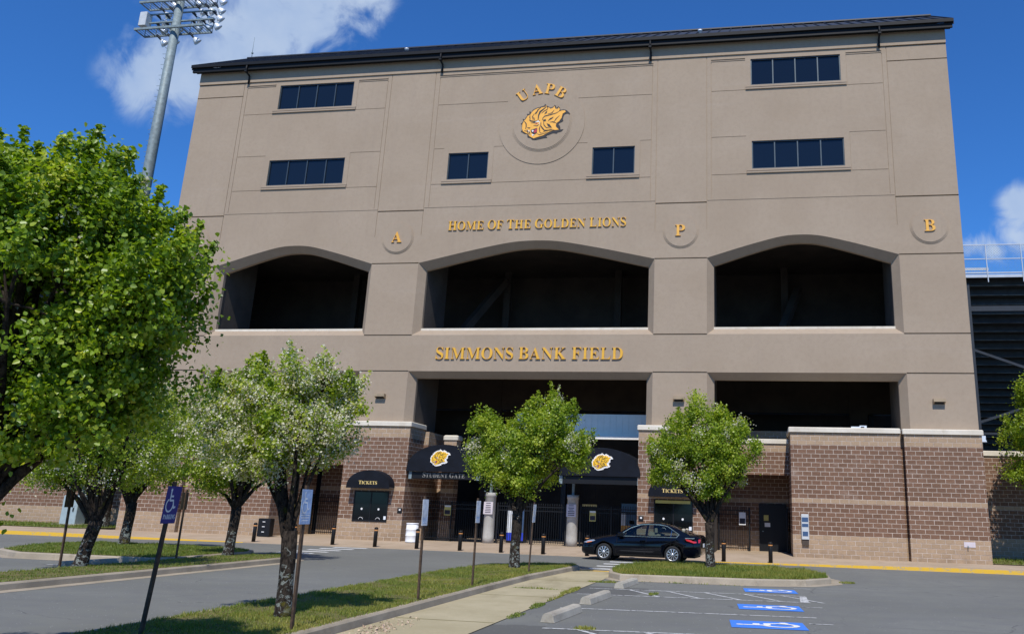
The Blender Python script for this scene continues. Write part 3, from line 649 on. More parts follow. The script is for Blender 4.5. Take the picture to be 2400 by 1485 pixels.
for cx, hw in ((0, A_), (-13.85, 4.72), (13.85, 4.72)):
    hi = hw - .34; y1 = .42
    o = [(cx + x, z) for x, z in arch(hw)]; n = [(cx + x, z) for x, z in arch(hi, -.33)]
    for p, q in zip(o[:-1], o[1:]): fw.face([(p[0], 0, p[1]), (q[0], 0, q[1]), (q[0], 0, 16.0), (p[0], 0, 16.0)])       # spandrel over arch
    fw.face([(cx - hw, 0, Z3), (cx + hw, 0, Z3), (cx + hw, 0, Z2), (cx - hw, 0, Z2)])                                     # parapet band
    out = [(cx - hw, Z2)] + o + [(cx + hw, Z2)]; inn = [(cx - hi, 10.83)] + n + [(cx + hi, 10.83)]
    for k in range(len(out)):
        j = (k + 1) % len(out); p, q = out[k], out[j]; r, s = inn[j], inn[k]
        fw.face([(p[0], 0, p[1]), (s[0], y1, s[1]), (r[0], y1, r[1]), (q[0], 0, q[1])])
    for k in range(len(inn) - 1):
        p, q = inn[k], inn[k + 1]; fw.face([(p[0], y1, p[1]), (p[0], .62, p[1]), (q[0], .62, q[1]), (q[0], y1, q[1])])
    for p, q in zip(n[:-1], n[1:]): fw.face([(p[0], .62, p[1]), (p[0], .62, 16.0), (q[0], .62, 16.0), (q[0], .62, q[1])])
    # lower opening: lintel and jamb splays
    lo = [(cx - hw, 5.9), (cx - hw, Z3), (cx + hw, Z3), (cx + hw, 5.9)]; li = [(cx - hi, 5.9), (cx - hi, 8.26), (cx + hi, 8.26), (cx + hi, 5.9)]
    for k in range(3):
        p, q, r, s = lo[k], lo[k + 1], li[k + 1], li[k]
        fw.face([(p[0], 0, p[1]), (s[0], y1, s[1]), (r[0], y1, r[1]), (q[0], 0, q[1])]); fw.face([(s[0], y1, s[1]), (s[0], .62, s[1]), (r[0], .62, r[1]), (r[0], y1, r[1])])
    fw.face([(cx - hi, .62, 8.26), (cx - hi, .62, 10.83), (cx + hi, .62, 10.83), (cx + hi, .62, 8.26)])
    sills.box(cx - hi - .02, cx + hi + .02, .40, .75, 10.80, 10.93)
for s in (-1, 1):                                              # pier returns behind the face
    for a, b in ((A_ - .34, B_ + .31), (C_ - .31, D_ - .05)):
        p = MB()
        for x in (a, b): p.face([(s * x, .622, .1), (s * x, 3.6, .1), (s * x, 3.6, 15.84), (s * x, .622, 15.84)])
        p.face([(s * a, 3.6, .1), (s * b, 3.6, .1), (s * b, 3.6, 15.84), (s * a, 3.6, 15.84)]); p.build('pier_return', M['pier_shade'], bld)
facade = fw.build('facade_wall', M['stucco'], bld)
bm = bmesh.new(); bm.from_mesh(facade.data); bmesh.ops.remove_doubles(bm, verts=bm.verts, dist=1e-4); bm.to_mesh(facade.data); bm.free()
sills.build('window_sill', M['cap'], bld)
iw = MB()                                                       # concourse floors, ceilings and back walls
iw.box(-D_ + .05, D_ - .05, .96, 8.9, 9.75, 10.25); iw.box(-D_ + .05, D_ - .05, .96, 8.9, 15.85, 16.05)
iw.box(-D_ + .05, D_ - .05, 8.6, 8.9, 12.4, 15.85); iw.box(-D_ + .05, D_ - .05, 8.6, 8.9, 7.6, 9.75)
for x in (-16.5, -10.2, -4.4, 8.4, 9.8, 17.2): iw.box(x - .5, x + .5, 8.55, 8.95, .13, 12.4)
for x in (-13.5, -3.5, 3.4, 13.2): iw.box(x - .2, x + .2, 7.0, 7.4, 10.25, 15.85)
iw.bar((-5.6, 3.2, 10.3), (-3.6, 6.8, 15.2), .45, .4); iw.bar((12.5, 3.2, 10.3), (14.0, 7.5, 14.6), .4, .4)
iw.build('concourse_interior', M['stucco_shade'], bld)
# medallions
md = MB()
def disc(cx, cz, r, y0, y1, n=56, r2=None):
    r2 = r2 or r; t = np.linspace(0, 2 * np.pi, n, endpoint=False)
    a = [(cx + r * math.cos(k), y0, cz + r * math.sin(k)) for k in t]; b = [(cx + r2 * math.cos(k), y1, cz + r2 * math.sin(k)) for k in t]
    md.raw(a + b, [(i, (i + 1) % n, n + (i + 1) % n, n + i) for i in range(n)] + [tuple(range(n, 2 * n))])
disc(0, 22.42, 2.45, .05, -.03, 80); disc(0, 22.42, 1.72, -.02, -.045, 72); disc(0, 22.42, 1.66, -.045, -.066, 72); disc(0, 22.42, 1.60, -.066, -.088, 72)
md.build('medallion', M['stucco'], bld)
for cx, cz, r in ((-20.09, 15.88, .92), (-7.78, 15.92, .92), (7.78, 15.92, .92), (20.09, 15.88, .92)):
    md = MB(); disc(cx, cz, r, .05, -.022); disc(cx, cz, r - .045, -.022, -.044); disc(cx, cz, r - .09, -.044, -.066); md.build('medallion', M['stucco'], bld)
for (x0, x1, z0, z1, n) in WINS:                               # windows
    f = MB(); t = .055
    for a, b, c, d in ((x0, x1, z0, z0 + t), (x0, x1, z1 - t, z1), (x0, x0 + t, z0 + t, z1 - t), (x1 - t, x1, z0 + t, z1 - t)): f.box(a, b, .06, .198, c, d)
    for k in range(1, n):
        x = x0 + (x1 - x0) * k / n; f.box(x - .03, x + .03, .07, .19, z0 + t, z1 - t)
    fo = f.build('window', M['frame'], bld)
    g = MB(); r_ = random.Random(int(x0 * 10 + z0))
    for k in range(n):
        a = x0 + (x1 - x0) * k / n + .035; b = x0 + (x1 - x0) * (k + 1) / n - .035; e = r_.uniform(-.004, .004)
        g.face([(a, .13 + e, z0 + t), (b, .13 - e, z0 + t), (b, .13 - e, z1 - t), (a, .13 + e, z1 - t)])
    g.build('pane', M['glass'], fo)
    s = MB()
    for (za, zb, p) in ((-.13, -.075, .05), (-.19, -.13, .03), (-.26, -.19, .075)): s.box(x0 - .28, x1 + .28, -p, .02, z0 + za, z0 + zb)
    s.build('sill', M['stucco'], fo)
for a, b in ((-A_ + .25, A_ - .25), (B_ + .24, 11.2), (16.5, C_ - .24), (-11.2, -B_ - .24), (-C_ + .24, -16.5)):
    lg = MB(); lg.box(a, b, -.045, .02, 25.70, 25.75); lg.box(a, b, -.028, .02, 25.60, 25.64); lg.build('string_course', M['stucco'], bld)
# masonry base
BF = -.38; CZ = 5.70
for a, b, y1 in ((-21.6, -18.2, 3.58), (-9.28, -5.86, 1.6), (5.86, 9.28, 1.6), (18.2, 21.6, 3.58)): bb = MB(); bb.box(a, b, BF, y1, .02, CZ); po = bb.build('masonry_pier', M['block'], bld); cp = MB(); cp.bbox(a - .07, b + .07, BF - .09, y1 + .05, CZ, CZ + .23, .035); cp.build('cap', M['cap'], po)
for s in (-1, 1):
    a, b = sorted((s * 13.06, s * 18.03)); bb = MB(); bb.box(a, b, BF + .06, 4.2, .02, CZ); po = bb.build('masonry_block', M['block'], bld); cp = MB(); cp.bbox(a - .08, b + .03, BF - .04, 4.2, CZ + .02, CZ + .25, .035); cp.build('cap', M['cap'], po)
    a, b = sorted((s * 18.03, s * 18.2)); bb = MB(); bb.box(a, b, BF + .42, 2.0, .02, CZ); bb.build('masonry_joint', M['block'], bld)
def masonry(x0, x1, y0, y1, z1, cap=None, name='gateway_wall'):
    g = MB(); g.box(x0, x1, y0, y1, .1, z1) if name != 'lintel_wall' else g.box(x0, x1, y0, y1, 3.82, z1); o = g.build(name, M['block_low'], bld)
    if cap: c = MB(); c.bbox(*cap); c.build('cap', M['cap'], o)
for s in (-1, 1):
    a, b = sorted((s * 9.28, s * 13.06)); masonry(a, b, 2.0, 2.4, 5.34, (a, b, 1.93, 2.5, 5.34, 5.56, .03), 'lintel_wall'); masonry(a, b, 4.7, 5.0, 6.2, None, 'recess_wall')
    a, b = sorted((s * 5.6, s * 9.28)); masonry(a, b, 1.6, 4.7, 5.6)
masonry(-5.0, -4.3, 2.3, 3.0, 5.25, (-5.06, -4.24, 2.24, 3.06, 5.25, 5.5, .06), 'gateway_pier')
masonry(-6.2, -5.02, 3.4, 3.7, 4.6)
bk = MB(); bk.box(-21.4, 21.4, 11.2, 11.5, .1, 7.8); bk.build('added_back_wall', M['stucco_shade'], bld)  # added dark wall, blocks the sunlit ground seen behind the gates
# roof
rf = MB(); EY, EZ, RY, RZ, RX = -.46, 27.06, 4.6, 30.35, 21.95
rf.face([(-RX, EY, EZ), (RX, EY, EZ), (RX, RY, RZ), (-RX, RY, RZ)]); rf.face([(RX, 9.66, EZ), (-RX, 9.66, EZ), (-RX, RY, RZ), (RX, RY, RZ)])
sl = Vector((0, RY - EY, RZ - EZ)); up = Vector((0, -(RZ - EZ), RY - EY)).normalized()
for k in range(73):
    x = -RX + .04 + k * (2 * RX - .08) / 72; a = Vector((x, EY, EZ)); b = a + sl
    rf.bar(a + up * .03, b + up * .03, .035, .07, up)
rf.bar((-RX, RY, RZ + .04), (RX, RY, RZ + .04), .3, .08)
roof = rf.build('roof', M['roof'], bld)
fs = MB(); fs.box(-RX, RX, EY - .13, EY, 26.86, 27.05); fs.box(-RX + .05, RX - .05, EY + .0, EY + .12, 26.60, 26.855); fs.box(-RX + .1, RX - .1, EY + .12, -.07, 26.70, 26.76)
for s in (-1, 1):
    x = s * RX; fs.raw([(x - .03, EY, EZ - .3), (x + .03, EY, EZ - .3), (x + .03, EY, EZ - .01), (x - .03, EY, EZ - .01), (x - .03, RY, RZ - .3), (x + .03, RY, RZ - .3), (x + .03, RY, RZ - .01), (x - .03, RY, RZ - .01)], [(0, 1, 2, 3), (0, 4, 5, 1), (1, 5, 6, 2), (2, 6, 7, 3), (3, 7, 4, 0)])
    g = [(s * D_, -.07, 26.95), (s * D_, 9, 26.95), (s * D_, RY, RZ - .2)]; fs.face(g)
fs.build('gutter', M['fascia'], bld)
for x in (-18.27, -6.06, 6.06, 18.22):
    d = MB(); d.tube([(x, EY - .06, 26.9), (x, EY - .10, 26.55), (x, EY - .04, 26.42), (x, -.16, 26.34), (x, -.125, 26.2), (x, -.125, 25.82)], .055, 8); d.box(x - .075, x + .075, EY - .155, EY + .03, 26.40, 26.48)
    d.build('downspout', M['fascia'], bld)
for x in (-9.2, 8.65): v = MB(); v.lathe([(.10, 0), (.10, .18), (.14, .19), (.12, .27), (0.01, .3)], 14, Matrix.Translation((x, 1.6, 28.32))); v.build('roof_vent', M['lamp_white'], bld)
lr = MB(); lr.tube([(-21.7, 4.6, 30.3), (-21.72, 4.6, 31.1), (-21.72, 4.6, 32.0)], [.02, .016, .01], 6); lr.box(-21.76, -21.66, 4.55, 4.65, 30.75, 30.85); tag(lr.build('lightning_rod', M['galv']), 'thin grey lightning rod standing on the left end of the roof ridge', 'lightning rod')

# lettering on the facade
def sign_mesh(mb, name, mat, label, cat='sign', group=None): return tag(mb.build(name, mat), label, cat, group)
THIN[0] = -.014; m1 = MB(); text(m1, 'SIMMONS BANK FIELD', -4.97, 4.92, 9.2, .65, -.08, -.005, .97); sign_mesh(m1, 'wall_lettering', M['gold_deep'], 'large gold serif letters on the band below the middle arch opening')
m1 = MB(); text(m1, 'HOME OF THE GOLDEN LIONS', -4.9, 4.9, 16.26, .54, -.07, -.005, .94); sign_mesh(m1, 'wall_lettering', M['gold_deep'], 'gold serif letters in one line just above the middle arch')
THIN[0] = -.008; m1 = MB()
for ch, a in (('U', 34), ('A', 9.5), ('P', -11), ('B', -30)): put_glyph(m1, ch, -2.08 * math.sin(R(a)), 22.42 + 2.08 * math.cos(R(a)), .64, -.10, -.022, 1, R(a), True)
sign_mesh(m1, 'wall_lettering', M['gold'], 'four gold letters curving over the lion emblem near the roof')
for ch, x, z in (('U', -20.09, 15.9), ('A', -7.8, 15.94), ('P', 7.76, 15.95), ('B', 20.09, 15.9)):
    m1 = MB(); put_glyph(m1, ch, x, z, .62, -.13, -.065, 1, 0, True); sign_mesh(m1, 'wall_letter', M['gold'], 'single gold letter %s in the round medallion on its pier' % ch, 'letter', 'gold letters on the four piers')

THIN[0] = 0.0
# lion head emblem: shapes in a 0..1350 drawing box
OUT = [(705, 425), (735, 455), (770, 480), (800, 498), (830, 490), (855, 470), (862, 452), (885, 475), (882, 505), (912, 498), (915, 476), (948, 505), (958, 545), (1010, 538), (1058, 553), (1085, 580), (1114, 612), (1062, 606), (1028, 618), (1012, 650), (1002, 700), (1012, 728), (985, 745), (950, 762), (932, 778), (962, 812), (972, 852), (966, 872), (1020, 872), (990, 902), (922, 920), (925, 935), (860, 925), (800, 948), (748, 966), (772, 997), (700, 1006), (650, 1016), (590, 1027), (540, 1022), (508, 990), (460, 978), (455, 952), (462, 925), (400, 912), (365, 886), (348, 882), (364, 850), (356, 800), (358, 760), (338, 745), (362, 728), (378, 690), (362, 663), (400, 678), (415, 640), (438, 610), (428, 583), (465, 588), (468, 538), (495, 560), (520, 520), (580, 488), (650, 472), (700, 458)]
GOLD = [(730, 455), (716, 482), (650, 490), (590, 502), (540, 527), (505, 562), (484, 602), (444, 620), (412, 680), (388, 700), (366, 760), (364, 830), (382, 878), (430, 910), (470, 925), (482, 958), (520, 984), (560, 1004), (610, 986), (650, 974), (700, 962), (740, 938), (800, 903), (870, 882), (950, 876), (898, 820), (905, 768), (950, 732), (984, 680), (998, 610), (1046, 580), (1030, 557), (980, 557), (936, 574), (950, 530), (930, 502), (916, 526), (880, 522), (860, 472), (846, 500), (802, 520), (772, 492), (748, 502)]
def stroke_poly(pts, w):
    L_, R_ = [], []
    for i, p in enumerate(pts):
        a = Vector(pts[max(i - 1, 0)]); b = Vector(pts[min(i + 1, len(pts) - 1)]); d = (b - a).normalized(); k = w * (1 - abs(2 * i / (len(pts) - 1) - 1) * .65) / 2; n = Vector((-d.y, d.x)) * k
        L_.append(tuple(Vector(p) + n)); R_.append(tuple(Vector(p) - n))
    return L_ + R_[::-1]
STROKES = [([(735, 480), (690, 520), (640, 560), (618, 620), (612, 700)], 20), ([(945, 565), (900, 595), (800, 622), (720, 638), (690, 665), (680, 705)], 14), ([(760, 500), (745, 530), (700, 555), (660, 590)], 12), ([(390, 705), (425, 750), (430, 800), (422, 845)], 14), ([(470, 690), (500, 712), (560, 722), (640, 708)], 18), ([(500, 745), (560, 742), (620, 715)], 12), ([(660, 740), (662, 800), (690, 840), (720, 878), (800, 882), (880, 878)], 16), ([(700, 730), (712, 790), (750, 835), (830, 848)], 12), ([(640, 880), (660, 920), (720, 930), (780, 905)], 10), ([(480, 610), (478, 650), (490, 690)], 10), ([(545, 590), (520, 640), (530, 690)], 10), ([(440, 850), (490, 900), (500, 950)], 12), ([(610, 930), (650, 950), (700, 945)], 9), ([(655, 482), (600, 530), (572, 600)], 12), ([(862, 540), (830, 590), (760, 608)], 11), ([(905, 765), (850, 742), (800, 745)], 12), ([(950, 640), (900, 690), (860, 760)], 10), ([(652, 800), (640, 850), (655, 890)], 11), ([(400, 870), (450, 880), (478, 930)], 11), ([(545, 790), (600, 800), (640, 770)], 11), ([(700, 905), (760, 885), (850, 862)], 10)]
LENS = [[(705, 612), (722, 572), (752, 548), (745, 590)], [(768, 727), (800, 680), (860, 655), (835, 690)], [(750, 760), (800, 780), (842, 842), (780, 820)], [(548, 605), (570, 560), (608, 540), (590, 575)], [(535, 640), (552, 660), (560, 702), (540, 690)], [(505, 862), (560, 845), (608, 830), (606, 920), (560, 945), (515, 905)], [(440, 815), (500, 822), (480, 842)], [(690, 700), (735, 690), (740, 725), (700, 730)]]
RED = [[(552, 880), (602, 838), (602, 905), (562, 915)], [(558, 770), (600, 745), (610, 765)]]
WHITE = [[(560, 735), (620, 708), (648, 740), (630, 800), (640, 735)], [(520, 872), (545, 862), (555, 885), (535, 900)], [(455, 860), (490, 880), (480, 895)], [(525, 930), (570, 945), (540, 965)]]
def emblem(name, cx, cz, sc, y, label, outline, gold, grow=0.0):
    root = empty(name, (cx, y, cz)); tag(root, label, 'emblem')
    def T(p): return ((p[0] - 690) * sc, -(p[1] - 725) * sc)
    oc = [T(p) for p in OUT]
    if grow:
        oc = offset_poly(oc, -grow)
    b = MB(); b.prism(oc, -.02, 0.0); b.build('outline', outline, root)
    g = MB(); g.prism([T(p) for p in GOLD], -.035, -.021); g.build('mane', gold, root)
    k = MB()
    for p, w in STROKES: k.prism([T(q) for q in stroke_poly(p, w * 1.5)], -.040, -.036)
    for p in LENS: k.prism([T(q) for q in p], -.0405, -.0362)
    k.build('markings', M['emb_black'], root)
    r = MB()
    for p in RED: r.prism([T(q) for q in p], -.046, -.041)
    r.build('mouth', M['emb_red'], root)
    w = MB()
    for p in WHITE: w.prism([T(q) for q in p], -.050, -.047)
    w.build('teeth', M['emb_white'], root)
    return root
emblem('lion_emblem', .10, 22.46, 2.78 / 774, -.09, 'large gold roaring lion head emblem in the round medallion under the roof', M['emb_black'], M['emb_gold'])

# ------------------------------------------------------------------ awnings, ticket windows, wall fittings
def awning(cx, hw, z0, h, yf, yb, label, name='awning'):
    root = empty(name, (cx, yf, z0)); tag(root, label, 'awning', 'black half-round awnings')
    n = 22; d = yb - yf; P = [(hw * math.cos(math.pi * k / n), h * math.sin(math.pi * k / n) ** .92) for k in range(n + 1)]
    m = MB(); m.face([(x, 0, z) for x, z in P[::-1]][::-1])
    for p, q in zip(P[:-1], P[1:]): m.face([(p[0], 0, p[1]), (p[0] * 1.03, d, p[1] * 1.03), (q[0] * 1.03, d, q[1] * 1.03), (q[0], 0, q[1])], True)
    m.build('canopy', M['awning'], root)
    v = MB(); v.box(-hw, hw, -.012, .012, -.07, -.001); v.build('valance', M['awning'], root)
    fr = MB(); fr.bar((-hw + .03, .05, -.02), (hw - .03, .05, -.02), .03)
    for s in (-1, 1): fr.bar((s * (hw - .03), .05, -.02), (s * (hw - .03), d, -.02), .03)
    fr.build('frame', M['galv'], root); return root
awning(-3.95, 1.92, 3.56, 1.26, -.42, 1.9, 'wide black half-round awning over the left gate with a gold lion head')
awning(4.0, 1.98, 3.54, 1.28, -.42, 1.9, 'wide black half-round awning over the right gate with a gold lion head')
emblem('lion_emblem', -4.16, 4.17, 1.0 / 774, -.426, 'gold lion head with white edge on the left gate awning', M['emb_white'], M['awn_gold'], .03)
emblem('lion_emblem', 4.07, 4.15, 1.0 / 774, -.426, 'gold lion head with white edge on the right gate awning', M['emb_white'], M['awn_gold'], .03)
def board(x0, x1, z0, z1, y, label, txt=None):
    root = empty('gate_sign', ((x0 + x1) / 2, y, z0)); tag(root, label, 'sign'); w = (x1 - x0) / 2
    m = MB(); m.box(-w, w, 0, .3, 0, z1 - z0); m.build('board', M['black'], root)
    e = MB()
    for s in (-1, 1): e.box(s * w - .0 if s > 0 else -w - .16, s * w + .16 if s > 0 else -w, -.01, .31, -.02, z1 - z0 + .02)
    e.build('end_cap', M['galv'], root)
    if txt:
        t = MB(); text(t, txt, -1.12, 1.08, .07, .25, -.015, -.001, .82); t.build('lettering', M['letter_grey'], root)
board(-5.60, -2.2, 3.14, 3.47, -.30, 'black sign board with grey letters under the left gate awning', 'STUDENT GATE')
board(2.15, 5.82, 3.10, 3.44, -.30, 'blank black sign board under the right gate awning')
def ticket(cx, txt, side, yellow=False):
    a = awning(cx, 1.14, 2.66, .80, -.97, BF, 'small black half-round awning with gold letters over the %s ticket window' % side)
    t = MB()
    if txt: THIN[0] = -.006; text(t, txt, -.48, .48, .12, .18, -.012, -.001, .9); t.build('lettering', M['letter_gold'], a); THIN[0] = 0.0
    root = empty('ticket_window', (cx, BF, 1.0)); tag(root, 'dark ticket window in the masonry under the %s small awning' % side, 'ticket window', 'ticket windows')
    f = MB(); w, h = .92, 1.46
    for b in ((-w, w, -.03, .02, 0, .08), (-w, w, -.03, .02, h - .05, h), (-w, -w + .05, -.03, .02, .08, h - .05), (w - .05, w, -.03, .02, .08, h - .05), (-.025, .025, -.025, .02, .08, h - .05)): f.box(*b)
    f.build('frame', M['black'], root)
    g = MB(); g.face([(-w + .05, -.006, .08), (w - .05, -.006, .08), (w - .05, -.006, h - .05), (-w + .05, -.006, h - .05)]); g.build('pane', M['ticket_glass'], root)
    s = MB()
    for x in (-.46, .44):
        s.lathe([(.055, 0), (.05, .01)], 12, Matrix.Translation((x, -.008, .60)) @ Matrix.Rotation(R(90), 4, 'X'))
        s.tube([(x + .11 * math.cos(q), -.02, .10 + .10 * math.sin(q)) for q in np.linspace(0, math.pi, 9)], .011, 6)
    s.build('speak_hole', M['sign_white'], root)
    n = MB(); n.box(.74, .86, -.012, -.007, .12, .28); n.build('notice', M['vend_white'], root)
    if yellow: y = MB(); y.box(-.85, .8, -.05, -.035, 1.30, 1.44); y.build('header_sign', M['poster'], root)
    return root
ticket(-7.58, 'TICKETS', 'left'); ticket(7.58, 'TICKETS', 'right', True)
for x in (-6.02, 6.05):
    r = empty('wall_plaque', (x, BF, 1.45)); tag(r, 'small black square plaque with a white mark right of the ticket window' if x < 0 else 'small black square plaque with a white mark left of the ticket window', 'plaque', 'small black plaques')
    m = MB(); m.box(-.12, .12, -.025, 0, 0, .25); m.build('plate', M['black'], r); m = MB(); m.box(-.04, .05, -.03, -.0255, .12, .20); m.build('mark', M['sign_white'], r)
for x, lab in ((-7.8, 'bronze wall light on the pier above the left ticket window'), (7.76, 'bronze wall light on the pier behind the tree at the right ticket window'), (19.92, 'bronze wall light on the rightmost pier')):
    r = empty('wall_light', (x, 0, 7.12)); tag(r, lab, 'wall light', 'bronze wall lights on the piers')
    m = MB(); m.prism([(0, 0), (.0, .24), (.26, .24), (.26, .10)], -.27, .27, Matrix.Rotation(R(-90), 4, 'Z')); m.build('housing', M['fixture'], r)
    l = MB(); l.face([(-.22, -.02, .005), (.22, -.02, .005), (.22, -.235, .088), (-.22, -.235, .088)]); l.build('lens', M['black'], r)
r = empty('floodlight', (21.6, .3, 5.45)); tag(r, 'small white floodlight at the top right corner of the masonry base', 'floodlight'); m = MB(); m.box(0, .30, -.12, .12, .16, .28); m.prism([(.05, 0), (.34, 0), (.28, .16), (.05, .16)], -.12, .12); m.build('housing', M['lamp_white'], r); m = MB(); m.box(-.02, .06, -.05, .05, .2, .3); m.build('bracket', M['galv'], r)
r = empty('wall_speaker', (21.66, .4, 2.1)); tag(r, 'narrow black box fixed beside the right end of the masonry', 'speaker'); m = MB(); m.bbox(0, .14, -.2, .2, 0, .66, .02); m.build('cabinet', M['black'], r)
r = empty('payphone', (13.62, BF + .06, .65)); tag(r, 'grey and white wall enclosure with screens near the left edge of the right masonry block', 'payphone')
m = MB(); m.bbox(-.17, .17, -.14, 0, .26, 1.36, .02); m.build('enclosure', M['grey_box'], r)
for w, a, b in ((.14, 1.02, 1.22), (.14, .80, .94), (.12, .40, .60)): m = MB(); m.box(-w, w, -.147, -.141, a, b); m.build('screen', M['screen'], r)
m = MB(); m.box(-.15, .15, -.10, 0, 0, .25); m.build('lower_cover', M['brown_box'], r)
r = empty('hose_box', (20.7, BF, .82)); tag(r, 'pale wall plate with a tap low on the rightmost masonry pier', 'tap'); m = MB(); m.box(-.24, .24, -.02, 0, 0, .22); m.build('plate', M['paper'], r); m = MB(); m.tube([(-.08, -.02, .05), (-.08, -.09, .05), (-.08, -.10, -.04)], .02, 8); m.build('tap', M['galv'], r)
r = empty('roof_camera', (16.3, .5, CZ + .26)); tag(r, 'white camera unit lying on the cap of the right masonry block', 'camera'); m = MB(); m.box(-.36, .05, -.1, .1, 0, .12); m.build('base', M['lamp_white'], r); m = MB(); m.box(.03, .35, -.12, .12, 0, .17); m.build('housing', M['lamp_white'], r); m = MB(); m.box(.08, .24, -.135, -.121, .03, .12); m.build('lens', M['black'], r)

# gate columns, fences, gates
def col_post(x, label):
    r = empty('gate_column', (x, 1.4, .13)); tag(r, label, 'column', 'white concrete gate columns')
    m = MB(); m.lathe([(.29, 0), (.285, .3), (.275, 2.25), (.30, 2.27), (.30, 2.45)], 24); m.build('shaft', M['column'], r)
    p = MB(); p.box(-.06, .06, -.06, .06, 2.45, 3.15); p.build('post', M['galv'], r)
    s = MB(); s.box(-.24, .24, -.345, -.325, 1.40, 2.0); so = s.build('notice_board', M['paper'], r)
    t = MB(); rr = random.Random(int(x * 10))
    for k in range(5): w = rr.uniform(.10, .17); t.box(-w, w, -.349, -.3455, 1.47 + k * .085, 1.505 + k * .085)
    t.box(-.12, .12, -.349, -.3455, 1.92, 1.955); t.build('print', M['ink'], so)
col_post(-1.93, 'pale concrete column with a notice at the left gate'); col_post(2.36, 'pale concrete column with a notice at the right gate')
def fence(p0, p1, h, label, name='gate_fence', post_every=1.9, z=.15, group='black picket gates', notice=None):
    p0 = Vector((*p0, z)); p1 = Vector((*p1, z)); L = (p1 - p0).length; ang = math.atan2(p1.y - p0.y, p1.x - p0.x)
    r = empty(name, p0, ang); tag(r, label, 'gate', group)
    m = MB(); n = max(2, int(L / .115))
    for k in range(n + 1):
        x = L * k / n; m.box(x - .011, x + .011, -.011, .011, .05, h - .10)
        m.raw([(x - .02, -.02, h - .10), (x + .02, -.02, h - .10), (x + .02, .02, h - .10), (x - .02, .02, h - .10), (x, 0, h)], [(0, 1, 4), (1, 2, 4), (2, 3, 4), (3, 0, 4)])
    m.build('pickets', M['black'], r)
    q = MB()
    for zz in (.10, h - .22, h - .42): q.box(0, L, -.02, .02, zz, zz + .045)
    q.build('rails', M['black'], r)
    nb = max(1, round(L / post_every))
    for k in range(nb + 1): p = MB(); x = L * k / nb; p.bbox(x - .045, x + .045, -.045, .045, 0, h - .06, .01); p.build('post', M['black'], r)
    if notice:
        x, zc, w, hh, top = notice; s = MB(); s.box(x - w / 2, x + w / 2, -.05, -.045, zc - hh / 2, zc + hh / 2); so = s.build('notice', M['sign_white'] if top == 'w' else M['poster'], r)
        t = MB(); t.box(x - w / 2 + .03, x + w / 2 - .03, -.054, -.0505, zc - hh / 2 + .05, zc + hh * .02); t.build('print', M['ink'], so)
        if top != 'w': t = MB(); t.box(x - w / 2 + .02, x + w / 2 - .02, -.054, -.0505, zc + hh * .33, zc + hh / 2 - .01); t.build('heading', M['sign_white'], so)
    return r
fence((-5.8, 1.75), (-2.3, 1.5), 2.0, 'black picket gate under the left awning', notice=(1.55, 1.5, .36, .5, 'y'))
fence((-1.55, 1.5), (2.0, 1.5), 2.0, 'black picket gate between the two concrete columns')
fence((2.75, 1.5), (5.85, 1.6), 2.0, 'black picket gate under the right awning', notice=(.62, 1.45, .32, .5, 'y'))
fence((-13.0, 3.9), (-9.3, 3.9), 2.15, 'black picket fence in the left recess beside the ticket window')
fence((9.5, 3.9), (11.05, 3.9), 2.15, 'short black picket gate in the right recess with a white notice', notice=(1.2, 1.55, .34, .62, 'w'))
r = empty('metal_door', (11.62, 4.66, .13)); tag(r, 'black metal door with notices in the right recess', 'door'); m = MB(); m.box(0, .98, -.05, 0, 0, 2.25); m.build('leaf', M['black'], r)
m = MB(); m.box(-.08, 0, -.07, 0, 0, 2.33); m.box(.98, 1.3, -.07, 0, 0, 2.33); m.box(0, .98, -.07, 0, 2.252, 2.33); m.build('frame', M['black'], r)
m = MB(); m.box(.16, .40, -.056, -.051, 1.5, 1.78); m.build('yellow_notice', M['poster'], r); m = MB(); m.box(.2, .48, -.056, -.051, 1.2, 1.4); m.build('white_notice', M['sign_white'], r); m = MB(); m.box(.06, .14, -.10, -.051, .95, 1.0); m.build('handle', M['galv'], r)
r = empty('open_gate', (12.95, 4.4, .13), R(-92)); tag(r, 'black sheet-clad gate leaf standing open beside the right masonry block', 'gate'); m = MB(); m.box(0, 1.9, -.03, .03, .06, 1.95); m.build('leaf', M['black'], r)
m = MB()
for k in range(10): m.box(.1 + k * .19, .12 + k * .19, -.01, .01, 1.95, 2.1)
m.build('spikes', M['black'], r); m = MB(); m.bbox(-.05, .05, -.05, .05, 0, 2.15, .01); m.build('post', M['black'], r)
# ribbed fascia inside the middle opening
r = empty('ribbed_panel', (2.25, 2.6, 5.44)); tag(r, 'pale blue-white ribbed metal panel inside the middle lower opening', 'panel'); m = MB()
m.box(-3.4, 3.7, 0, .1, .2, 1.3)
for k in range(22): x = -3.3 + k * .33; m.box(x, x + .02, -.022, .0, .2, 1.3)
m.build('sheet', M['white_panel'], r); m = MB(); m.box(-3.42, 3.72, -.22, .1, 0, .19); m.build('lip', M['white_panel'], r)
def vending(x, y, z0, w, h, label, mats):
    r = empty('vending_machine', (x, y, z0)); tag(r, label, 'vending machine', 'vending machines behind the gates'); m = MB(); m.bbox(-w / 2, w / 2, 0, .7, 0, h, .02); m.build('cabinet', M['black'], r)
    for nm, a, b, c, d, mt in mats: m = MB(); m.box(a, b, -.012, -.001, c, d); m.build(nm, M[mt], r)
vending(-1.0, 3.0, .13, .95, 1.85, 'vending machine with a bright blue lower front behind the middle gate', [('lower_panel', -.44, .44, .06, .5, 'vend_blue'), ('picture_panel', -.44, -.2, .5, 1.6, 'vend_white'), ('window', -.2, .44, .5, 1.7, 'screen'), ('stripe', -.2, .1, .85, 1.15, 'emb_red'), ('badge', .02, .12, .22, .34, 'sign_white')])
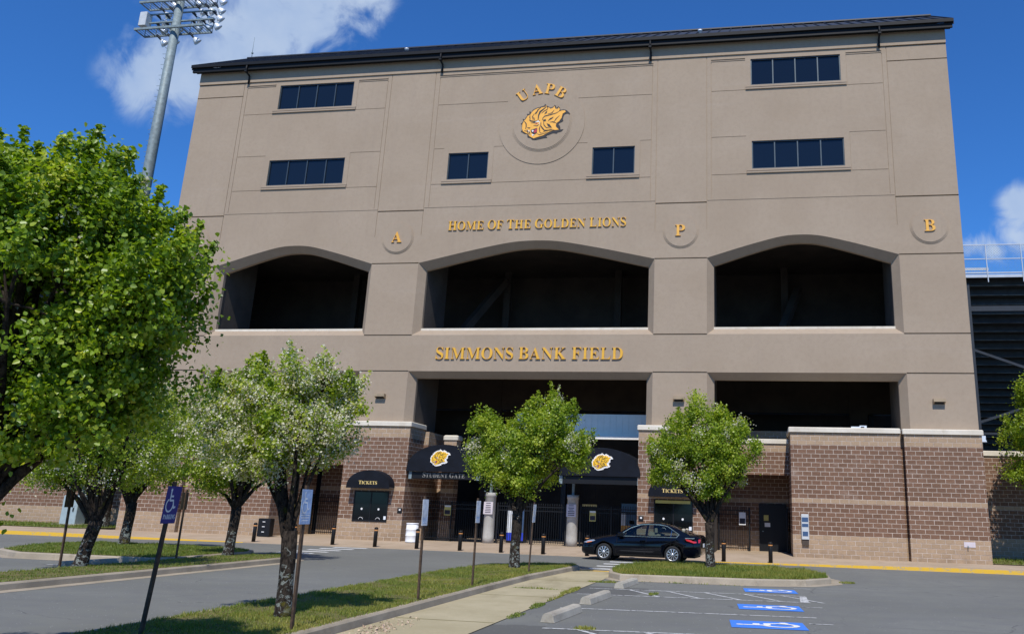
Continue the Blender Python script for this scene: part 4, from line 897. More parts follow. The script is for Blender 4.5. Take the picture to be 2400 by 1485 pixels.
vending(5.0, 3.0, .13, .9, 2.2, 'vending machine with blue top and orange front behind the right gate', [('header', -.42, .42, 1.72, 2.12, 'screen'), ('lower_panel', -.42, .1, .75, 1.05, 'vend_orange'), ('picture_panel', -.42, -.18, 1.05, 1.65, 'vend_white'), ('window', -.18, .42, 1.05, 1.65, 'screen'), ('stripe', .0, .25, 1.12, 1.3, 'emb_red')])
r = empty('strip_sign', (2.9, 3.0, 2.06)); tag(r, 'narrow pale yellow strip hung behind the right gate', 'sign'); m = MB(); m.box(-.38, .38, 0, .03, 0, .1); m.build('strip', M['letter_gold'], r); m = MB(); m.bar((-.3, .015, .1), (-.3, .015, 1.6), .012); m.bar((.3, .015, .1), (.3, .015, 1.6), .012); m.build('hanger', M['black'], r)

# ------------------------------------------------------------------ wing walls, grandstand
for nm, x0, x1, y, lab in (('wing_wall', 21.6, 55, 6.4, 'lower split-face masonry wall running right behind the building'), ('wing_wall', -70, -21.6, 4.8, 'split-face masonry wall running left behind the parked lawn')):
    r = empty(nm, ((x0 + x1) / 2, y, 0)); tag(r, lab.replace('parked lawn', 'lawn'), 'wall'); w = (x1 - x0) / 2
    m = MB(); m.box(-w, w, 0, .35, .02, 5.25); m.build('masonry', M['block2'], r); c = MB(); c.bbox(-w, w, -.08, .43, 5.25, 5.5, .03); c.build('cap', M['cap'], r)
gs = empty('grandstand', (0, 9.4, 0)); tag(gs, 'dark steel grandstand seen from underneath beyond the building', 'grandstand')
def stand_z(k): return 15.85 - k * .40
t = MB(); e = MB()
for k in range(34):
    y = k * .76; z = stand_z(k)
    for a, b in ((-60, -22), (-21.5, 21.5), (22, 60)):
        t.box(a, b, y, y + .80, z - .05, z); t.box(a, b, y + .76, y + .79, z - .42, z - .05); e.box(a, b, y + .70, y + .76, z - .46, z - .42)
t.build('seating_deck', M['tread'], gs); e.build('nosing', M['tread_lit_edge'], gs)
for x in (-50, -42, -34, -26, -18, -9, 0, 9, 18, 23.85, 31.5, 39.5, 47.5):
    c = MB(); c.box(x - .14, x + .14, .15, .45, .1, 15.4); c.build('column', M['steel_dark'], gs)
    b = MB(); b.bar((x + .0, .3, 15.3), (x, 25, 2.3), .2, .35); b.bar((x, .4, 5.0), (x, 13, 8.6), .12); b.bar((x, 9, .2), (x, 9, 10.7), .2); b.build('raker', M['steel_dark'], gs)
for x in (-50, -42, -34, 23.6, 31.5, 39.5):
    b = MB(); b.bar((x, .3, 11.6), (x + 7.9, .3, 8.6), .14); b.bar((x, .3, 7.2), (x + 7.9, .3, 9.9), .14); b.bar((x, .3, 6.7), (x + 7.9, .3, 6.7), .12); b.bar((x, .3, 13.9), (x + 7.9, .3, 13.9), .2, .3); b.build('bracing', M['steel_dark'], gs)
rl = empty('railing', (22, 9.3, 15.85)); tag(rl, 'silver tube railing with mesh along the top of the right grandstand', 'railing')
m = MB(); m.bar((-.4, 0, 1.85), (35, 0, 1.85), .055); m.bar((-.4, 0, .98), (35, 0, .98), .05); m.box(-.4, 35, -.04, .04, -.16, .02); m.box(-.4, 35, -.04, .04, .09, .16); m.build('rails', M['alu'], rl)
for k in range(15): p = MB(); x = 1.05 + k * 1.95; p.bar((x, -.06, -.45), (x, -.06, 1.85), .05); p.build('post', M['alu'], rl)
m = MB()
for k in range(230):
    x = -.4 + k * .15
    for dx in (1.65, -1.65): m.bar((x, .03, .1), (x + dx, .03, 1.80), .0065)
m.build('wire_mesh', M['galv'], rl)
bn = empty('aluminium_bench', (22.2, 10.2, 15.85)); tag(bn, 'silver bench seat behind the railing on the right grandstand', 'bench'); m = MB(); m.box(-.5, 3.2, 0, .25, .38, .44); m.build('seat', M['alu'], bn); m = MB(); m.box(-.5, 3.2, .3, .34, .62, .78); m.build('backrest', M['alu'], bn)
for x in (0.0, 1.5, 3.1): m = MB(); m.bar((x, .15, 0), (x, .15, .38), .05); m.bar((x, .32, .2), (x, .32, .8), .04); m.build('leg', M['alu'], bn)

# ------------------------------------------------------------------ floodlight tower
tw = empty('floodlight_tower', (-27.4, 4.0, 0)); tag(tw, 'tall galvanised floodlight pole with two banks of white lamps', 'light tower')
m = MB(); m.tube([(0, 0, .1), (0, 0, 12), (0, 0, 24), (0, 0, 36.5)], [.46, .40, .33, .25], 20)
for k in range(0, 60): z = 8 + k * .4; m.bar((-.36, 0, z), (-.62 if k % 2 else -.36, 0 if k % 2 else -.2, z), .02)
m.build('pole', M['galv'], tw)
def lamp_at(x, y, z, parent):
    m = MB(); d = Vector((.55, .55, -.62)).normalized(); base = Vector((x, y, z)); tip = base + d * .42
    m.bar(base, tip, .09); m.bar(base + Vector((0, 0, .02)), base + d * .3 + Vector((0, 0, .05)), .15, .13); o = m.build('arm', M['steel_dark'], None)
    M4 = Matrix.Translation(tip) @ Vector((0, 0, 1)).rotation_difference(d).to_matrix().to_4x4()
    h = MB(); h.lathe([(.02, -.02), (.10, .0), (.17, .10), (.25, .26), (.285, .40), (.27, .40), (.10, .12)], 16, M4); ho = h.build('lamp', M['lamp_white'], parent); o.parent = ho
for z in (32.55, 34.65):
    p = MB(); x0, x1 = -2.75, 2.45
    p.bar((x0, -.5, z), (x1, -.5, z), .12, .16); p.bar((x0, .5, z), (x1, .5, z), .10, .12)
    for k in range(7): x = x0 + (x1 - x0) * k / 6; p.bar((x, -.5, z), (x, .5, z), .07); p.bar((x, .5, z), (x, .5, z + 1.0), .04)
    p.bar((x0, .5, z + 1.0), (x1, .5, z + 1.0), .04)
    p.build('platform', M['galv'], tw)
    g = MB()
    for k in range(24): x = x0 + (x1 - x0) * k / 23; g.bar((x, -.45, z), (x, .45, z), .018, .03)
    g.build('grating', M['galv'], tw)
b = MB(); b.bbox(-2.75, -2.2, -.3, .3, 33.0, 34.05, .03); b.build('control_box', M['grey_box'], tw)
for z in (33.35, 34.0): b = MB(); b.bar((-2.6, .1, z), (2.7, .1, z), .09); b.build('cross_arm', M['galv'], tw)
for x, z in ((-1.5, 32.4), (-.65, 32.4), (1.0, 32.4), (-1.7, 33.35), (-1.0, 33.35), (-.5, 33.35), (1.0, 33.4), (1.75, 33.4), (2.4, 33.4), (-1.8, 34.0), (-1.1, 34.0), (.95, 34.0), (1.8, 34.0), (2.5, 34.0), (-1.6, 34.55), (-.9, 34.55), (1.1, 34.6), (1.8, 34.6), (2.5, 34.6), (-1.2, 35.3), (0.7, 35.3), (1.7, 35.3), (2.5, 35.3)): lamp_at(x, .15, z, tw)

# ------------------------------------------------------------------ bollards, bins, cabinets, wheel stops
bp = empty('bollard', (0, 0, 0)); m = MB(); m.lathe([(.085, 0), (.085, .66), (.08, .67)], 16); m.build('post', M['bollard'], bp); m = MB(); m.lathe([(.088, .68), (.088, .725)], 16); m.build('band', M['band'], bp); m = MB(); m.lathe([(.085, .735), (.085, .80), (.06, .83), (.01, .845)], 16); m.build('cap', M['bollard'], bp)
BOL = [(-11.25, -4.4, 'leftmost black bollard, beside the black box by the brick wall'), (-9.3, -4.35, 'black bollard in front of the left recess fence'), (-7.45, -4.25, 'black bollard between the left recess and the left ticket window'), (-5.3, -4.5, 'black bollard in front of the left ticket window'), (-3.3, -4.6, 'black bollard in front of the white drum'), (-1.3, -4.65, 'black bollard in front of the left awning gate'), (.6, -4.8, 'black bollard just left of the heart-shaped tree'), (2.45, -4.75, 'black bollard in front of the right concrete column'), (4.35, -4.7, 'black bollard at the nose of the black car'), (10.1, -4.7, 'black bollard right of the tree behind the car, by the short gate'), (12.0, -4.75, 'rightmost black bollard, in front of the black door')]
for i, (x, y, lab) in enumerate(BOL):
    o = bp if i == 0 else copy_tree(bp); o.location = (x, y, .03); tag(o, lab, 'bollard', 'black bollards along the pavement')
r = empty('drum', (-5.05, -.95, .13)); tag(r, 'white plastic drum standing by the pier at the left gate', 'drum'); m = MB(); m.lathe([(.29, 0), (.30, .03), (.29, .06), (.29, .28), (.305, .30), (.305, .33), (.29, .35), (.29, .56), (.305, .58), (.305, .61), (.29, .63), (.285, .84)], 24); m.build('shell', M['drum'], r); m = MB(); m.lathe([(.30, .841), (.30, .88), (.27, .89)], 24); m.build('lid', M['drum'], r)
r = empty('metal_box', (-12.8, -.9, .13)); tag(r, 'black metal cabinet against the masonry left of the recess', 'cabinet'); m = MB(); m.bbox(-.33, .33, -.2, .2, 0, .86, .02); m.build('body', M['black'], r)
for z in (.2, .45, .68): m = MB(); m.box(-.08, .06, -.215, -.201, z, z + .035); m.build('handle', M['sign_white'], r)
r = empty('utility_cabinet', (-27.15, 3.0, .16)); tag(r, 'pale grey utility cabinet on the far left lawn', 'cabinet'); m = MB(); m.bbox(-.5, .5, -.4, .4, .06, 1.62, .03); m.build('body', M['cabinet'], r); m = MB(); m.box(-.8, .8, -.6, .6, -.06, .06); m.build('base', M['kerb'], r); m = MB(); m.box(.25, .32, -.44, -.401, .75, .95); m.build('handle', M['steel_dark'], r)
ws = empty('wheel_stop', (0, 0, 0)); m = MB(); L = .92
m.raw([(-.13, -L, 0), (.13, -L, 0), (.10, -L, .11), (.06, -L, .145), (-.06, -L, .145), (-.10, -L, .11), (-.13, L, 0), (.13, L, 0), (.10, L, .11), (.06, L, .145), (-.06, L, .145), (-.10, L, .11)], [(0, 5, 4, 3, 2, 1), (6, 7, 8, 9, 10, 11)] + [(i, (i + 1) % 6, 6 + (i + 1) % 6, 6 + i) for i in range(6)])
m.build('block', M['stop'], ws)
for i, (x, y, a, lab) in enumerate(((7.98, -25.5, -4, 'concrete wheel stop nearest the camera by the path'), (8.02, -22.28, -4, 'middle concrete wheel stop of the three by the path'), (8.08, -18.15, -4, 'concrete wheel stop closest to the right grass island'), (-6.95, -19.6, -6, 'concrete wheel stop behind the leaning tree on the left'))):
    o = ws if i == 0 else copy_tree(ws); o.location = (x, y, .006); o.rotation_euler = (0, 0, R(a)); tag(o, lab, 'wheel stop', 'concrete wheel stops')

# ------------------------------------------------------------------ parking signs
def parking_sign(x, y, label, facing=1, style='faded', lean=0.0, h=1.98, lx=0.0):
    r = empty('parking_sign', (x, y, .12)); tag(r, label, 'parking sign', 'parking signs on brown posts'); r.rotation_euler = (lx, lean, 0)
    m = MB(); m.box(-.012, .0, -.03, .03, 0, h - .06); m.box(-.035, -.012, -.03, -.018, 0, h - .06); m.box(-.035, -.012, .018, .03, 0, h - .06); m.build('post', M['post'], r)
    w, z0, z1 = .152, h - .62, h - .12; X = .004 if facing > 0 else -.04
    s = MB(); s.box(X, X + .004, -w, w, z0, z1); so = s.build('plate', M[{'blue': 'sign_blue', 'faded': 'sign_faded', 'pale': 'sign_pale', 'back': 'sign_back'}[style]], r)
    if facing < 0: return r
    t = MB(); X2 = X + .0055
    isa(t, lambda u, v, e: (X2 + e, -.03 + (u - .5) * .26, z0 + .16 + v * .31), .085)
    t.build('symbol', M['sign_white'] if style == 'blue' else M['sign_pale'], so)
    q = MB()
    if style == 'blue':
        Mx = Matrix.Translation((X + .004, 0, 0)) @ Matrix.Rotation(R(90), 4, 'Z'); text(q, 'PARKING', -.125, .125, z0 + .06, .062, -.003, -.0005, Mx=Mx)
    else:
        for zz, ww in ((.12, .12), (.085, .11), (.045, .09)): q.box(X + .0042, X2, -ww, ww, z0 + zz, z0 + zz + .016)
        q.box(X + .0042, X2, -.14, .14, z0 + .155, z0 + .16)
    q.build('lettering', M['sign_white'] if style == 'blue' else M['sign_pale'] if style == 'faded' else M['sign_faded'], so); return r
parking_sign(3.43, -31.02, 'deep blue accessible parking sign with white lettering on a leaning post', 1, 'blue', R(4), 2.08)
parking_sign(4.98, -29.87, 'faded light blue parking sign beside the blossoming tree', 1, 'faded', R(-1), 2.10)
parking_sign(5.1, -25.38, 'washed-out parking sign in front of the left awning gate', 1, 'pale', R(-1), 2.03)
parking_sign(5.04, -21.92, 'washed-out parking sign left of the heart-shaped tree', 1, 'pale', 0, 2.05)
parking_sign(5.1, -17.06, 'narrow parking sign just right of the heart-shaped tree trunk', 1, 'pale', R(2), 2.02)
parking_sign(-5.56, -17.78, 'parking sign seen from behind on the left island near the brick corner', -1, 'back', R(0), 2.05)
parking_sign(-5.83, -21.95, 'parking sign seen from behind beside the pale leaning trunk', -1, 'back', R(-2), 2.08)

# ------------------------------------------------------------------ trees
def unit(r, n):
    v = r.normal(0, 1, (n, 3)); return v / np.linalg.norm(v, axis=1, keepdims=True)
def leaves_mesh(name, pos, size, r, mat, tint, parent, near=False, updir=.4, outn=None):
    n = len(pos); nrm = unit(r, n) * .9 + np.array([0, 0, updir]); 
    if outn is not None: nrm += outn * .55
    nrm /= np.linalg.norm(nrm, axis=1, keepdims=True)
    t = np.cross(nrm, unit(r, n)); t /= np.linalg.norm(t, axis=1, keepdims=True) + 1e-9; t[:, 2] -= .25; t /= np.linalg.norm(t, axis=1, keepdims=True); b = np.cross(nrm, t)
    s = (size * r.uniform(.65, 1.25, n))[:, None]; w = s * r.uniform(.34, .46, (n, 1)); fold = s * r.uniform(.03, .16, (n, 1)); curl = s * r.uniform(-.05, .18, (n, 1))
    if near:
        V = np.empty((n, 6, 3)); V[:, 0] = pos; V[:, 1] = pos + t * s * .28 - b * w + nrm * fold; V[:, 2] = pos + t * s * .68 - b * w * .78 + nrm * fold * .6; V[:, 3] = pos + t * s - nrm * curl
        V[:, 4] = pos + t * s * .68 + b * w * .78 + nrm * fold * .6; V[:, 5] = pos + t * s * .28 + b * w + nrm * fold
        base = np.arange(n)[:, None] * 6; F = np.concatenate([base + np.array([[0, 3, 2, 1]]), base + np.array([[0, 5, 4, 3]])]); k = 6
    else:
        V = np.empty((n, 4, 3)); V[:, 0] = pos; V[:, 1] = pos + t * s * .45 - b * w + nrm * fold; V[:, 2] = pos + t * s - nrm * curl; V[:, 3] = pos + t * s * .45 + b * w + nrm * fold
        base = np.arange(n)[:, None] * 4; F = np.concatenate([base + np.array([[0, 2, 1]]), base + np.array([[0, 3, 2]])]); k = 4
    return mesh_np(name, V.reshape(-1, 3), F, mat, np.repeat(tint, k), parent)
def tree(label, base, lobes, n_leaf, leaf, fork_z, trunk_r, seed, blossom=0.0, near=False, mat='leaf_far', clump=.26, lean=(0, 0), nclump=240, shell=.55, group='pear trees in the parking islands', limbs=16, name='pear_tree'):
    """lobes: [(dx,dy,z,rx,ry,rz,weight)] relative to base"""
    r = np.random.default_rng(seed); bx, by, bz = base
    root = empty(name, base); tag(root, label, 'tree', group)
    wts = np.array([l[6] for l in lobes]); wts = wts / wts.sum(); li = r.choice(len(lobes), nclump, p=wts); L = np.array([l[:6] for l in lobes])[li]
    d = unit(r, nclump); rad = r.uniform(shell, 1.0, nclump) ** .7; rad[: nclump // 6] = r.uniform(.9, 1.1, nclump // 6)
    cc = L[:, :3] + d * L[:, 3:] * rad[:, None]; cc[:, 2] = np.maximum(cc[:, 2], min(fork_z + .25, 1.5))
    # limbs
    f = Vector((lean[0], lean[1], fork_z)); tk = MB(); rr = random.Random(seed)
    tk.tube([(0, 0, -.05), (lean[0] * .15, lean[1] * .15, .12), (lean[0] * .4 + rr.uniform(-.03, .03), lean[1] * .4 + rr.uniform(-.03, .03), fork_z * .4), (lean[0] * .75 + rr.uniform(-.03, .03), lean[1] * .75, fork_z * .75), (lean[0], lean[1], fork_z)], [trunk_r * 1.35, trunk_r * 1.08, trunk_r * .95, trunk_r * .98, trunk_r * 1.02], 14)
    order = np.argsort(-cc[:, 2] + r.normal(0, .8, nclump)); picks = order[:: max(1, nclump // limbs)][:limbs]
    for q in picks:
        e = Vector(cc[q]); p0 = f + Vector((rr.uniform(-.06, .06), rr.uniform(-.06, .06), rr.uniform(-.15, .02))); mdl = p0.lerp(e, .4) + Vector((0, 0, .12 * (e - p0).length)) * rr.uniform(.2, 1.0); m2 = p0.lerp(e, .72) + Vector((rr.uniform(-.1, .1), rr.uniform(-.1, .1), .06))
        k = trunk_r * rr.uniform(.38, .6); tk.tube([p0, mdl, m2, e], [k, k * .62, k * .36, .008], 7, False)
        near_c = np.argsort(np.linalg.norm(cc - np.array(m2), axis=1))[1:8]
        for c in near_c: tk.tube([m2, m2.lerp(Vector(cc[c]), .55) + Vector((0, 0, .05)), Vector(cc[c])], [k * .26, k * .16, .005], 5, False)
    tk.build('trunk', M['bark'], root)
    ci = r.integers(0, nclump, n_leaf); cs = clump * r.uniform(.55, 1.35, nclump)
    p = cc[ci] + r.normal(0, 1, (n_leaf, 3)) * cs[ci][:, None] * np.array([.62, .62, .58])
    ctr = (np.array([l[:3] for l in lobes]) * wts[:, None]).sum(0); on = p - ctr; on /= np.linalg.norm(on, axis=1, keepdims=True) + 1e-6
    nsh = nclump // 4; top = np.argsort(-(cc[:, 2] + .5 * np.linalg.norm(cc[:, :2], axis=1) * r.uniform(0, 1.2, nclump)))[: nsh * 2]; si = r.choice(top, nsh, False); per = max(20, n_leaf // 700)
    sd = np.stack([r.normal(0, .28, nsh), r.normal(0, .28, nsh), np.ones(nsh)], 1) + .45 * (cc[si] - cc.mean(0)) / (np.linalg.norm(cc[si] - cc.mean(0), axis=1, keepdims=True)); sd /= np.linalg.norm(sd, axis=1, keepdims=True); sl = r.uniform(1.3, 2.9, nsh) * clump
    tt = r.random((nsh, per)); sp_ = cc[si][:, None] + sd[:, None] * (tt * sl[:, None])[..., None] + r.normal(0, 1, (nsh, per, 3)) * (clump * .26 * (1.1 - tt * .75))[..., None]
    p = np.concatenate([p, sp_.reshape(-1, 3)]); ci = np.concatenate([ci, np.repeat(si, per)]); n_leaf = len(p)
    ctr = (np.array([l[:3] for l in lobes]) * wts[:, None]).sum(0); on = p - ctr; on /= np.linalg.norm(on, axis=1, keepdims=True) + 1e-6
    ctint = r.normal(.45, .16, nclump); tint = np.clip(ctint[ci] + r.normal(0, .2, n_leaf), 0, 1)
    if blossom > 0:
        cb = r.random(nclump) < blossom; isb = cb[ci] & (r.random(n_leaf) < .72)
        leaves_mesh('blossom', p[isb], leaf * .68, r, M['blossom'], r.uniform(0, 1, isb.sum()), root, False, .5); p = p[~isb]; tint = tint[~isb]; on = on[~isb]
    leaves_mesh('crown', p, leaf, r, M[mat], tint, root, near, .45, on)
    return root
tree('large leafy tree in the left foreground cut by the frame edge', (3.92, -34.5, .13), [(.16, .1, 1.5, .14, .14, .16, .05), (-.1, 0, 3.75, 1.7, 1.6, 1.5, 4), (.15, 0, 4.75, 1.0, 1.0, .9, 1.5), (1.15, .1, 3.95, .7, .75, .9, 1.3), (-.8, 0, 4.5, .9, .95, .85, 1), (.95, .3, 3.0, .8, .75, .55, .9), (-.6, -.2, 2.7, 1.0, .95, .7, 1.0), (-1.5, .1, 3.5, 1.2, 1.1, 1.1, 1.6), (-1.3, 0, 2.5, 1.0, .9, .6, .9), (.5, .1, 2.55, .9, .8, .45, .8)], 125000, .055, 1.75, .15, 11, .03, True, 'leaf', .165, (.02, 0), 700, .3, limbs=26)
tree('small pear tree covered in white blossom in the front of the middle island', (4.1, -28.6, .13), [(-1.2, 0, 3.15, 1.0, 1.0, .75, 1.9), (.0, 0, 3.4, .9, 1.0, .75, 1.5), (-.75, 0, 3.8, .8, .8, .5, 1.1), (.22, .1, 3.0, .55, .7, .45, .9), (-.45, 0, 2.7, 1.0, .9, .5, 1.2), (-.7, -.2, 2.35, .6, .5, .25, .35)], 62000, .062, 1.32, .125, 12, .78, False, 'leaf_far', .135, (-.07, 0), 320, .3, limbs=13)
tree('heart-shaped bright green pear tree near the end of the middle island', (4.2, -15.45, .13), [(-1.25, 0, 3.75, .55, .8, .85, .8), (-.6, .1, 3.6, .75, 1.0, .95, 1.1), (.25, 0, 3.7, .8, 1.1, 1.1, 1.4), (.75, .1, 4.25, .55, .8, 1.0, 1.0), (1.25, -.1, 4.2, .55, .8, 1.0, 1.0), (1.7, 0, 3.6, .5, .8, .8, .7), (.1, 0, 2.7, .9, .9, .5, .8), (-.5, -.3, 3.0, .8, .8, .5, .6)], 46000, .076, 1.6, .155, 13, .08, False, 'leaf_far', .19, (.0, 0), 270, .4, limbs=14)
tree('rounded green pear tree on the right island beside the car', (9.98, -12.05, .13), [(-1.6, 0, 3.6, .65, .9, .9, .9), (-1.0, .1, 4.2, .65, 1.0, 1.0, 1.1), (-.35, 0, 4.6, .65, 1.0, 1.1, 1.2), (.3, 0, 4.3, .65, 1.0, 1.1, 1.1), (.95, 0, 3.8, .65, .9, 1.0, .9), (-.4, -.2, 3.4, 1.3, 1.1, .8, 1.4), (-.2, 0, 2.75, .9, .9, .5, .7)], 50000, .078, 1.5, .155, 14, .16, False, 'leaf_far', .20, (-.05, 0), 290, .4, limbs=14)
tree('green pear tree behind the blossoming tree on the left island', (-5.3, -15.6, .13), [(-.1, 0, 3.6, 1.75, 1.7, 1.4, 3), (0, 0, 4.8, 1.2, 1.2, .8, 1), (-.7, 0, 2.6, 1.2, 1.1, .6, 1), (1.4, 0, 3.6, 1.2, 1.2, 1.0, 1)], 36000, .075, 1.5, .16, 15, .02, False, 'leaf_far', .26, (.08, 0), 280, .3)
tree('pear tree with a pale lichen-covered leaning trunk and some blossom', (-5.5, -21.7, .13), [(.3, 0, 3.2, 1.9, 1.8, 1.15, 3), (.3, 0, 4.2, 1.3, 1.3, .7, 1), (-1.0, 0, 2.5, 1.1, 1.1, .5, 1)], 36000, .07, 1.15, .16, 16, .28, False, 'leaf_far', .24, (.26, 0), 300, .3)
tree('pear tree with a dark trunk on the far left island', (-11.3, -12.8, .15), [(.2, 0, 3.8, 1.9, 1.9, 1.6, 3), (.2, 0, 5.0, 1.2, 1.2, .8, 1), (.8, 0, 2.6, 1.0, 1.0, .6, .8)], 22000, .095, 1.5, .18, 17, .08, False, 'leaf_far', .28, (.05, 0), 240, .35)
tree('dark trunked tree on the lawn by the left wing wall', (-24.6, 2.4, .15), [(0, 0, 4.6, 2.3, 2.2, 1.7, 3), (0, 0, 6.0, 1.4, 1.4, .9, 1)], 9000, .12, 1.9, .26, 18, 0, False, 'leaf_far', .34, (0, 0), 180, .4, group='trees by the wing walls')
tree('fresh green tree at the right edge in front of the wing wall', (25.6, 2.6, .15), [(-.1, 0, 5.8, 2.3, 2.2, 2.2, 3), (0, 0, 7.6, 1.5, 1.5, 1.1, 1.2), (-.4, 0, 4.2, 1.9, 1.8, .9, 1)], 32000, .11, 2.0, .2, 19, 0, False, 'leaf_far', .30, (0, 0), 300, .35, group='trees by the wing walls')
# leaf litter against the kerb of the path
rg = np.random.default_rng(4); n = 260; p = np.stack([rg.normal(5.62, .16, n), rg.normal(-28.2, .55, n), np.full(n, .02)], 1)
tag(leaves_mesh('leaf_litter', p, .05, rg, M['debris'], rg.random(n), None), kind='stuff')

# ------------------------------------------------------------------ car
def build_car(x, y, rz):
    root = empty('parked_car', (x, y, 0), rz); tag(root, 'glossy black saloon car parked side-on in front of the right gate', 'car')
    S = [  # x, zb, w_b, w_m, z_shoulder, w_s, z_top, w_t
        (-2.43, .36, .50, .56, .60, .54, .66, .40), (-2.38, .26, .66, .72, .62, .69, .72, .52), (-2.2, .20, .78, .83, .68, .79, .79, .62), (-1.9, .19, .83, .88, .745, .85, .855, .70), (-1.45, .19, .85, .905, .815, .875, .93, .76), (-1.0, .19, .86, .91, .865, .885, .985, .79), (-.85, .19, .86, .91, .88, .885, .99, .80),
        (0, .19, .87, .912, .915, .885, .98, .83), (.9, .19, .87, .912, .945, .885, .995, .83), (1.5, .20, .87, .91, .965, .875, 1.02, .80), (1.85, .22, .85, .90, .975, .86, 1.065, .76), (2.15, .26, .82, .87, .97, .83, 1.085, .71), (2.33, .30, .76, .82, .94, .78, 1.07, .66), (2.42, .38, .68, .74, .88, .70, 1.0, .58), (2.45, .46, .60, .66, .80, .62, .90, .50)]
    rings = []
    for (px, zb, wb, wm, zs, ws, zt, wt) in S:
        zm = zb + (zs - zb) * .55; half = [(0, zb), (wb * .9, zb), (wb, zb + .05), (wm, zm - .12), (wm, zm + .06), (ws, zs - .04), (ws - .03, zs), (wt, zt - .012), (wt * .5, zt + .008), (0, zt + .015)]
        rings.append([(px, -b, c) for b, c in half] + [(px, b, c) for b, c in half[-2:0:-1]])
    k = len(rings[0]); b = MB()
    for r_ in rings: b.v += r_
    for i in range(len(rings) - 1):
        for j in range(k): b.f.append((i * k + j, (i + 1) * k + j, (i + 1) * k + (j + 1) % k, i * k + (j + 1) % k)); b.sm.append(True)
    b.f.append(tuple(range(k))); b.sm.append(False); b.f.append(tuple((len(rings) - 1) * k + j for j in range(k - 1, -1, -1))); b.sm.append(False)
    body = b.build('body', M['car'], None)
    bm = bmesh.new(); bm.from_mesh(body.data); bmesh.ops.recalc_face_normals(bm, faces=bm.faces); bm.to_mesh(body.data); bm.free()
    cut = MB()
    for wx in (-1.42, 1.36): cut.lathe([(.385, -1.2), (.385, 1.2)], 36, Matrix.Translation((wx, 0, .335)) @ Matrix.Rotation(R(90), 4, 'X'))
    co = cut.build('cutter', M['well'], None)
    bo = body.modifiers.new('arches', 'BOOLEAN'); bo.operation = 'DIFFERENCE'; bo.object = co; bo.solver = 'EXACT'
    dg = bpy.context.evaluated_depsgraph_get(); me = bpy.data.meshes.new_from_object(body.evaluated_get(dg)); body.modifiers.clear(); body.data = me; bpy.data.objects.remove(co)
    me.materials.clear(); me.materials.append(M['car'])
    body.parent = root
    inner = MB(); inner.box(-2.2, 2.2, -.70, .70, .22, .62); inner.build('underbody', M['well'], root)
    # greenhouse
    def gy(z): return .84 - .27 * (z - .96) / .47
    roofp = [(-.98, .97), (-.40, 1.30), (.0, 1.425), (.35, 1.455), (.8, 1.455), (1.15, 1.41), (1.6, 1.25), (2.02, 1.07)]
    g = MB()
    for s in (-1, 1):
        def P(x, z, o=0.0): return (x, s * (gy(z) + o), z)
        def quad(*pts):
            q = [P(*p) for p in pts]; g.face(q if s < 0 else q[::-1])
        quad((-.98, .96), (-.82, .96), (-.33, 1.27), (-.40, 1.30)); quad((-.40, 1.30), (-.33, 1.27), (.03, 1.385), (.0, 1.425)); quad((.0, 1.425), (.03, 1.385), (.36, 1.41), (.35, 1.455)); quad((.35, 1.455), (.36, 1.41), (.80, 1.405), (.8, 1.455))
        quad((.8, 1.455), (.80, 1.405), (1.08, 1.36), (1.15, 1.41)); quad((1.15, 1.41), (1.08, 1.36), (1.56, 1.08), (1.6, 1.25)); quad((1.6, 1.25), (1.56, 1.08), (1.45, .98), (2.02, 1.07)); quad((1.45, .98), (1.5, .95), (2.05, .97), (2.02, 1.07))
        quad((.24, .96), (.34, .96), (.36, 1.41), (.27, 1.41)); quad((-.98, .94), (1.5, .94), (1.45, .98), (-.82, .965))
    for a, b_ in ((2, 3), (3, 4), (4, 5)):
        p, q = roofp[a], roofp[b_]; n = 8
        for i in range(n):
            t0, t1 = -1 + 2 * i / n, -1 + 2 * (i + 1) / n
            def Rf(pt, t): w = gy(pt[1]); return (pt[0], t * w, pt[1] + .045 * (1 - t * t))
            g.face([Rf(p, t0), Rf(q, t0), Rf(q, t1), Rf(p, t1)], True)
    g.build('cabin_frame', M['car'], root)
    gl = MB()
    for s in (-1, 1):
        def P(x, z): return (x, s * (gy(z) - .012), z)
        for poly in ([(-.82, .965), (.24, .965), (.27, 1.40), (.03, 1.385), (-.33, 1.27)], [(.34, .965), (1.45, .98), (1.56, 1.08), (1.08, 1.36), (.80, 1.405), (.36, 1.41)]):
            q = [P(*p) for p in poly]; gl.face(q if s < 0 else q[::-1])
    def band(p, q):
        n = 8
        for i in range(n):
            t0, t1 = -1 + 2 * i / n, -1 + 2 * (i + 1) / n
            def Rf(pt, t): w = gy(pt[1]) - .01; return (pt[0] - .10 * (1 - t * t) * (1 if pt[0] < 0 else -1), t * w, pt[1] + .03 * (1 - t * t))
            gl.face([Rf(p, t0), Rf(q, t0), Rf(q, t1), Rf(p, t1)], True)
    band(roofp[0], roofp[1]); band(roofp[1], roofp[2]); band(roofp[5], roofp[6]); band(roofp[6], roofp[7])
    gl.build('window_glass', M['carglass'], root)
    tr = MB()
    for s in (-1, 1):
        def P(x, z): return (x, s * (gy(z) + .008), z)
        path = [(-.86, .955), (-.36, 1.275), (.02, 1.40), (.36, 1.425), (.80, 1.42), (1.10, 1.372), (1.60, 1.085)]
        for a, b_ in zip(path[:-1], path[1:]): tr.bar(P(*a), P(*b_), .016, .022)
        tr.bar(P(-.86, .955), P(1.5, .965), .016, .018); tr.bar(P(1.5, .965), P(1.60, 1.085), .014, .03)
        tr.bar(P(1.28, .975), P(1.30, 1.23), .014, .022)
    tr.build('window_trim', M['chrome'], root)
    st = MB()
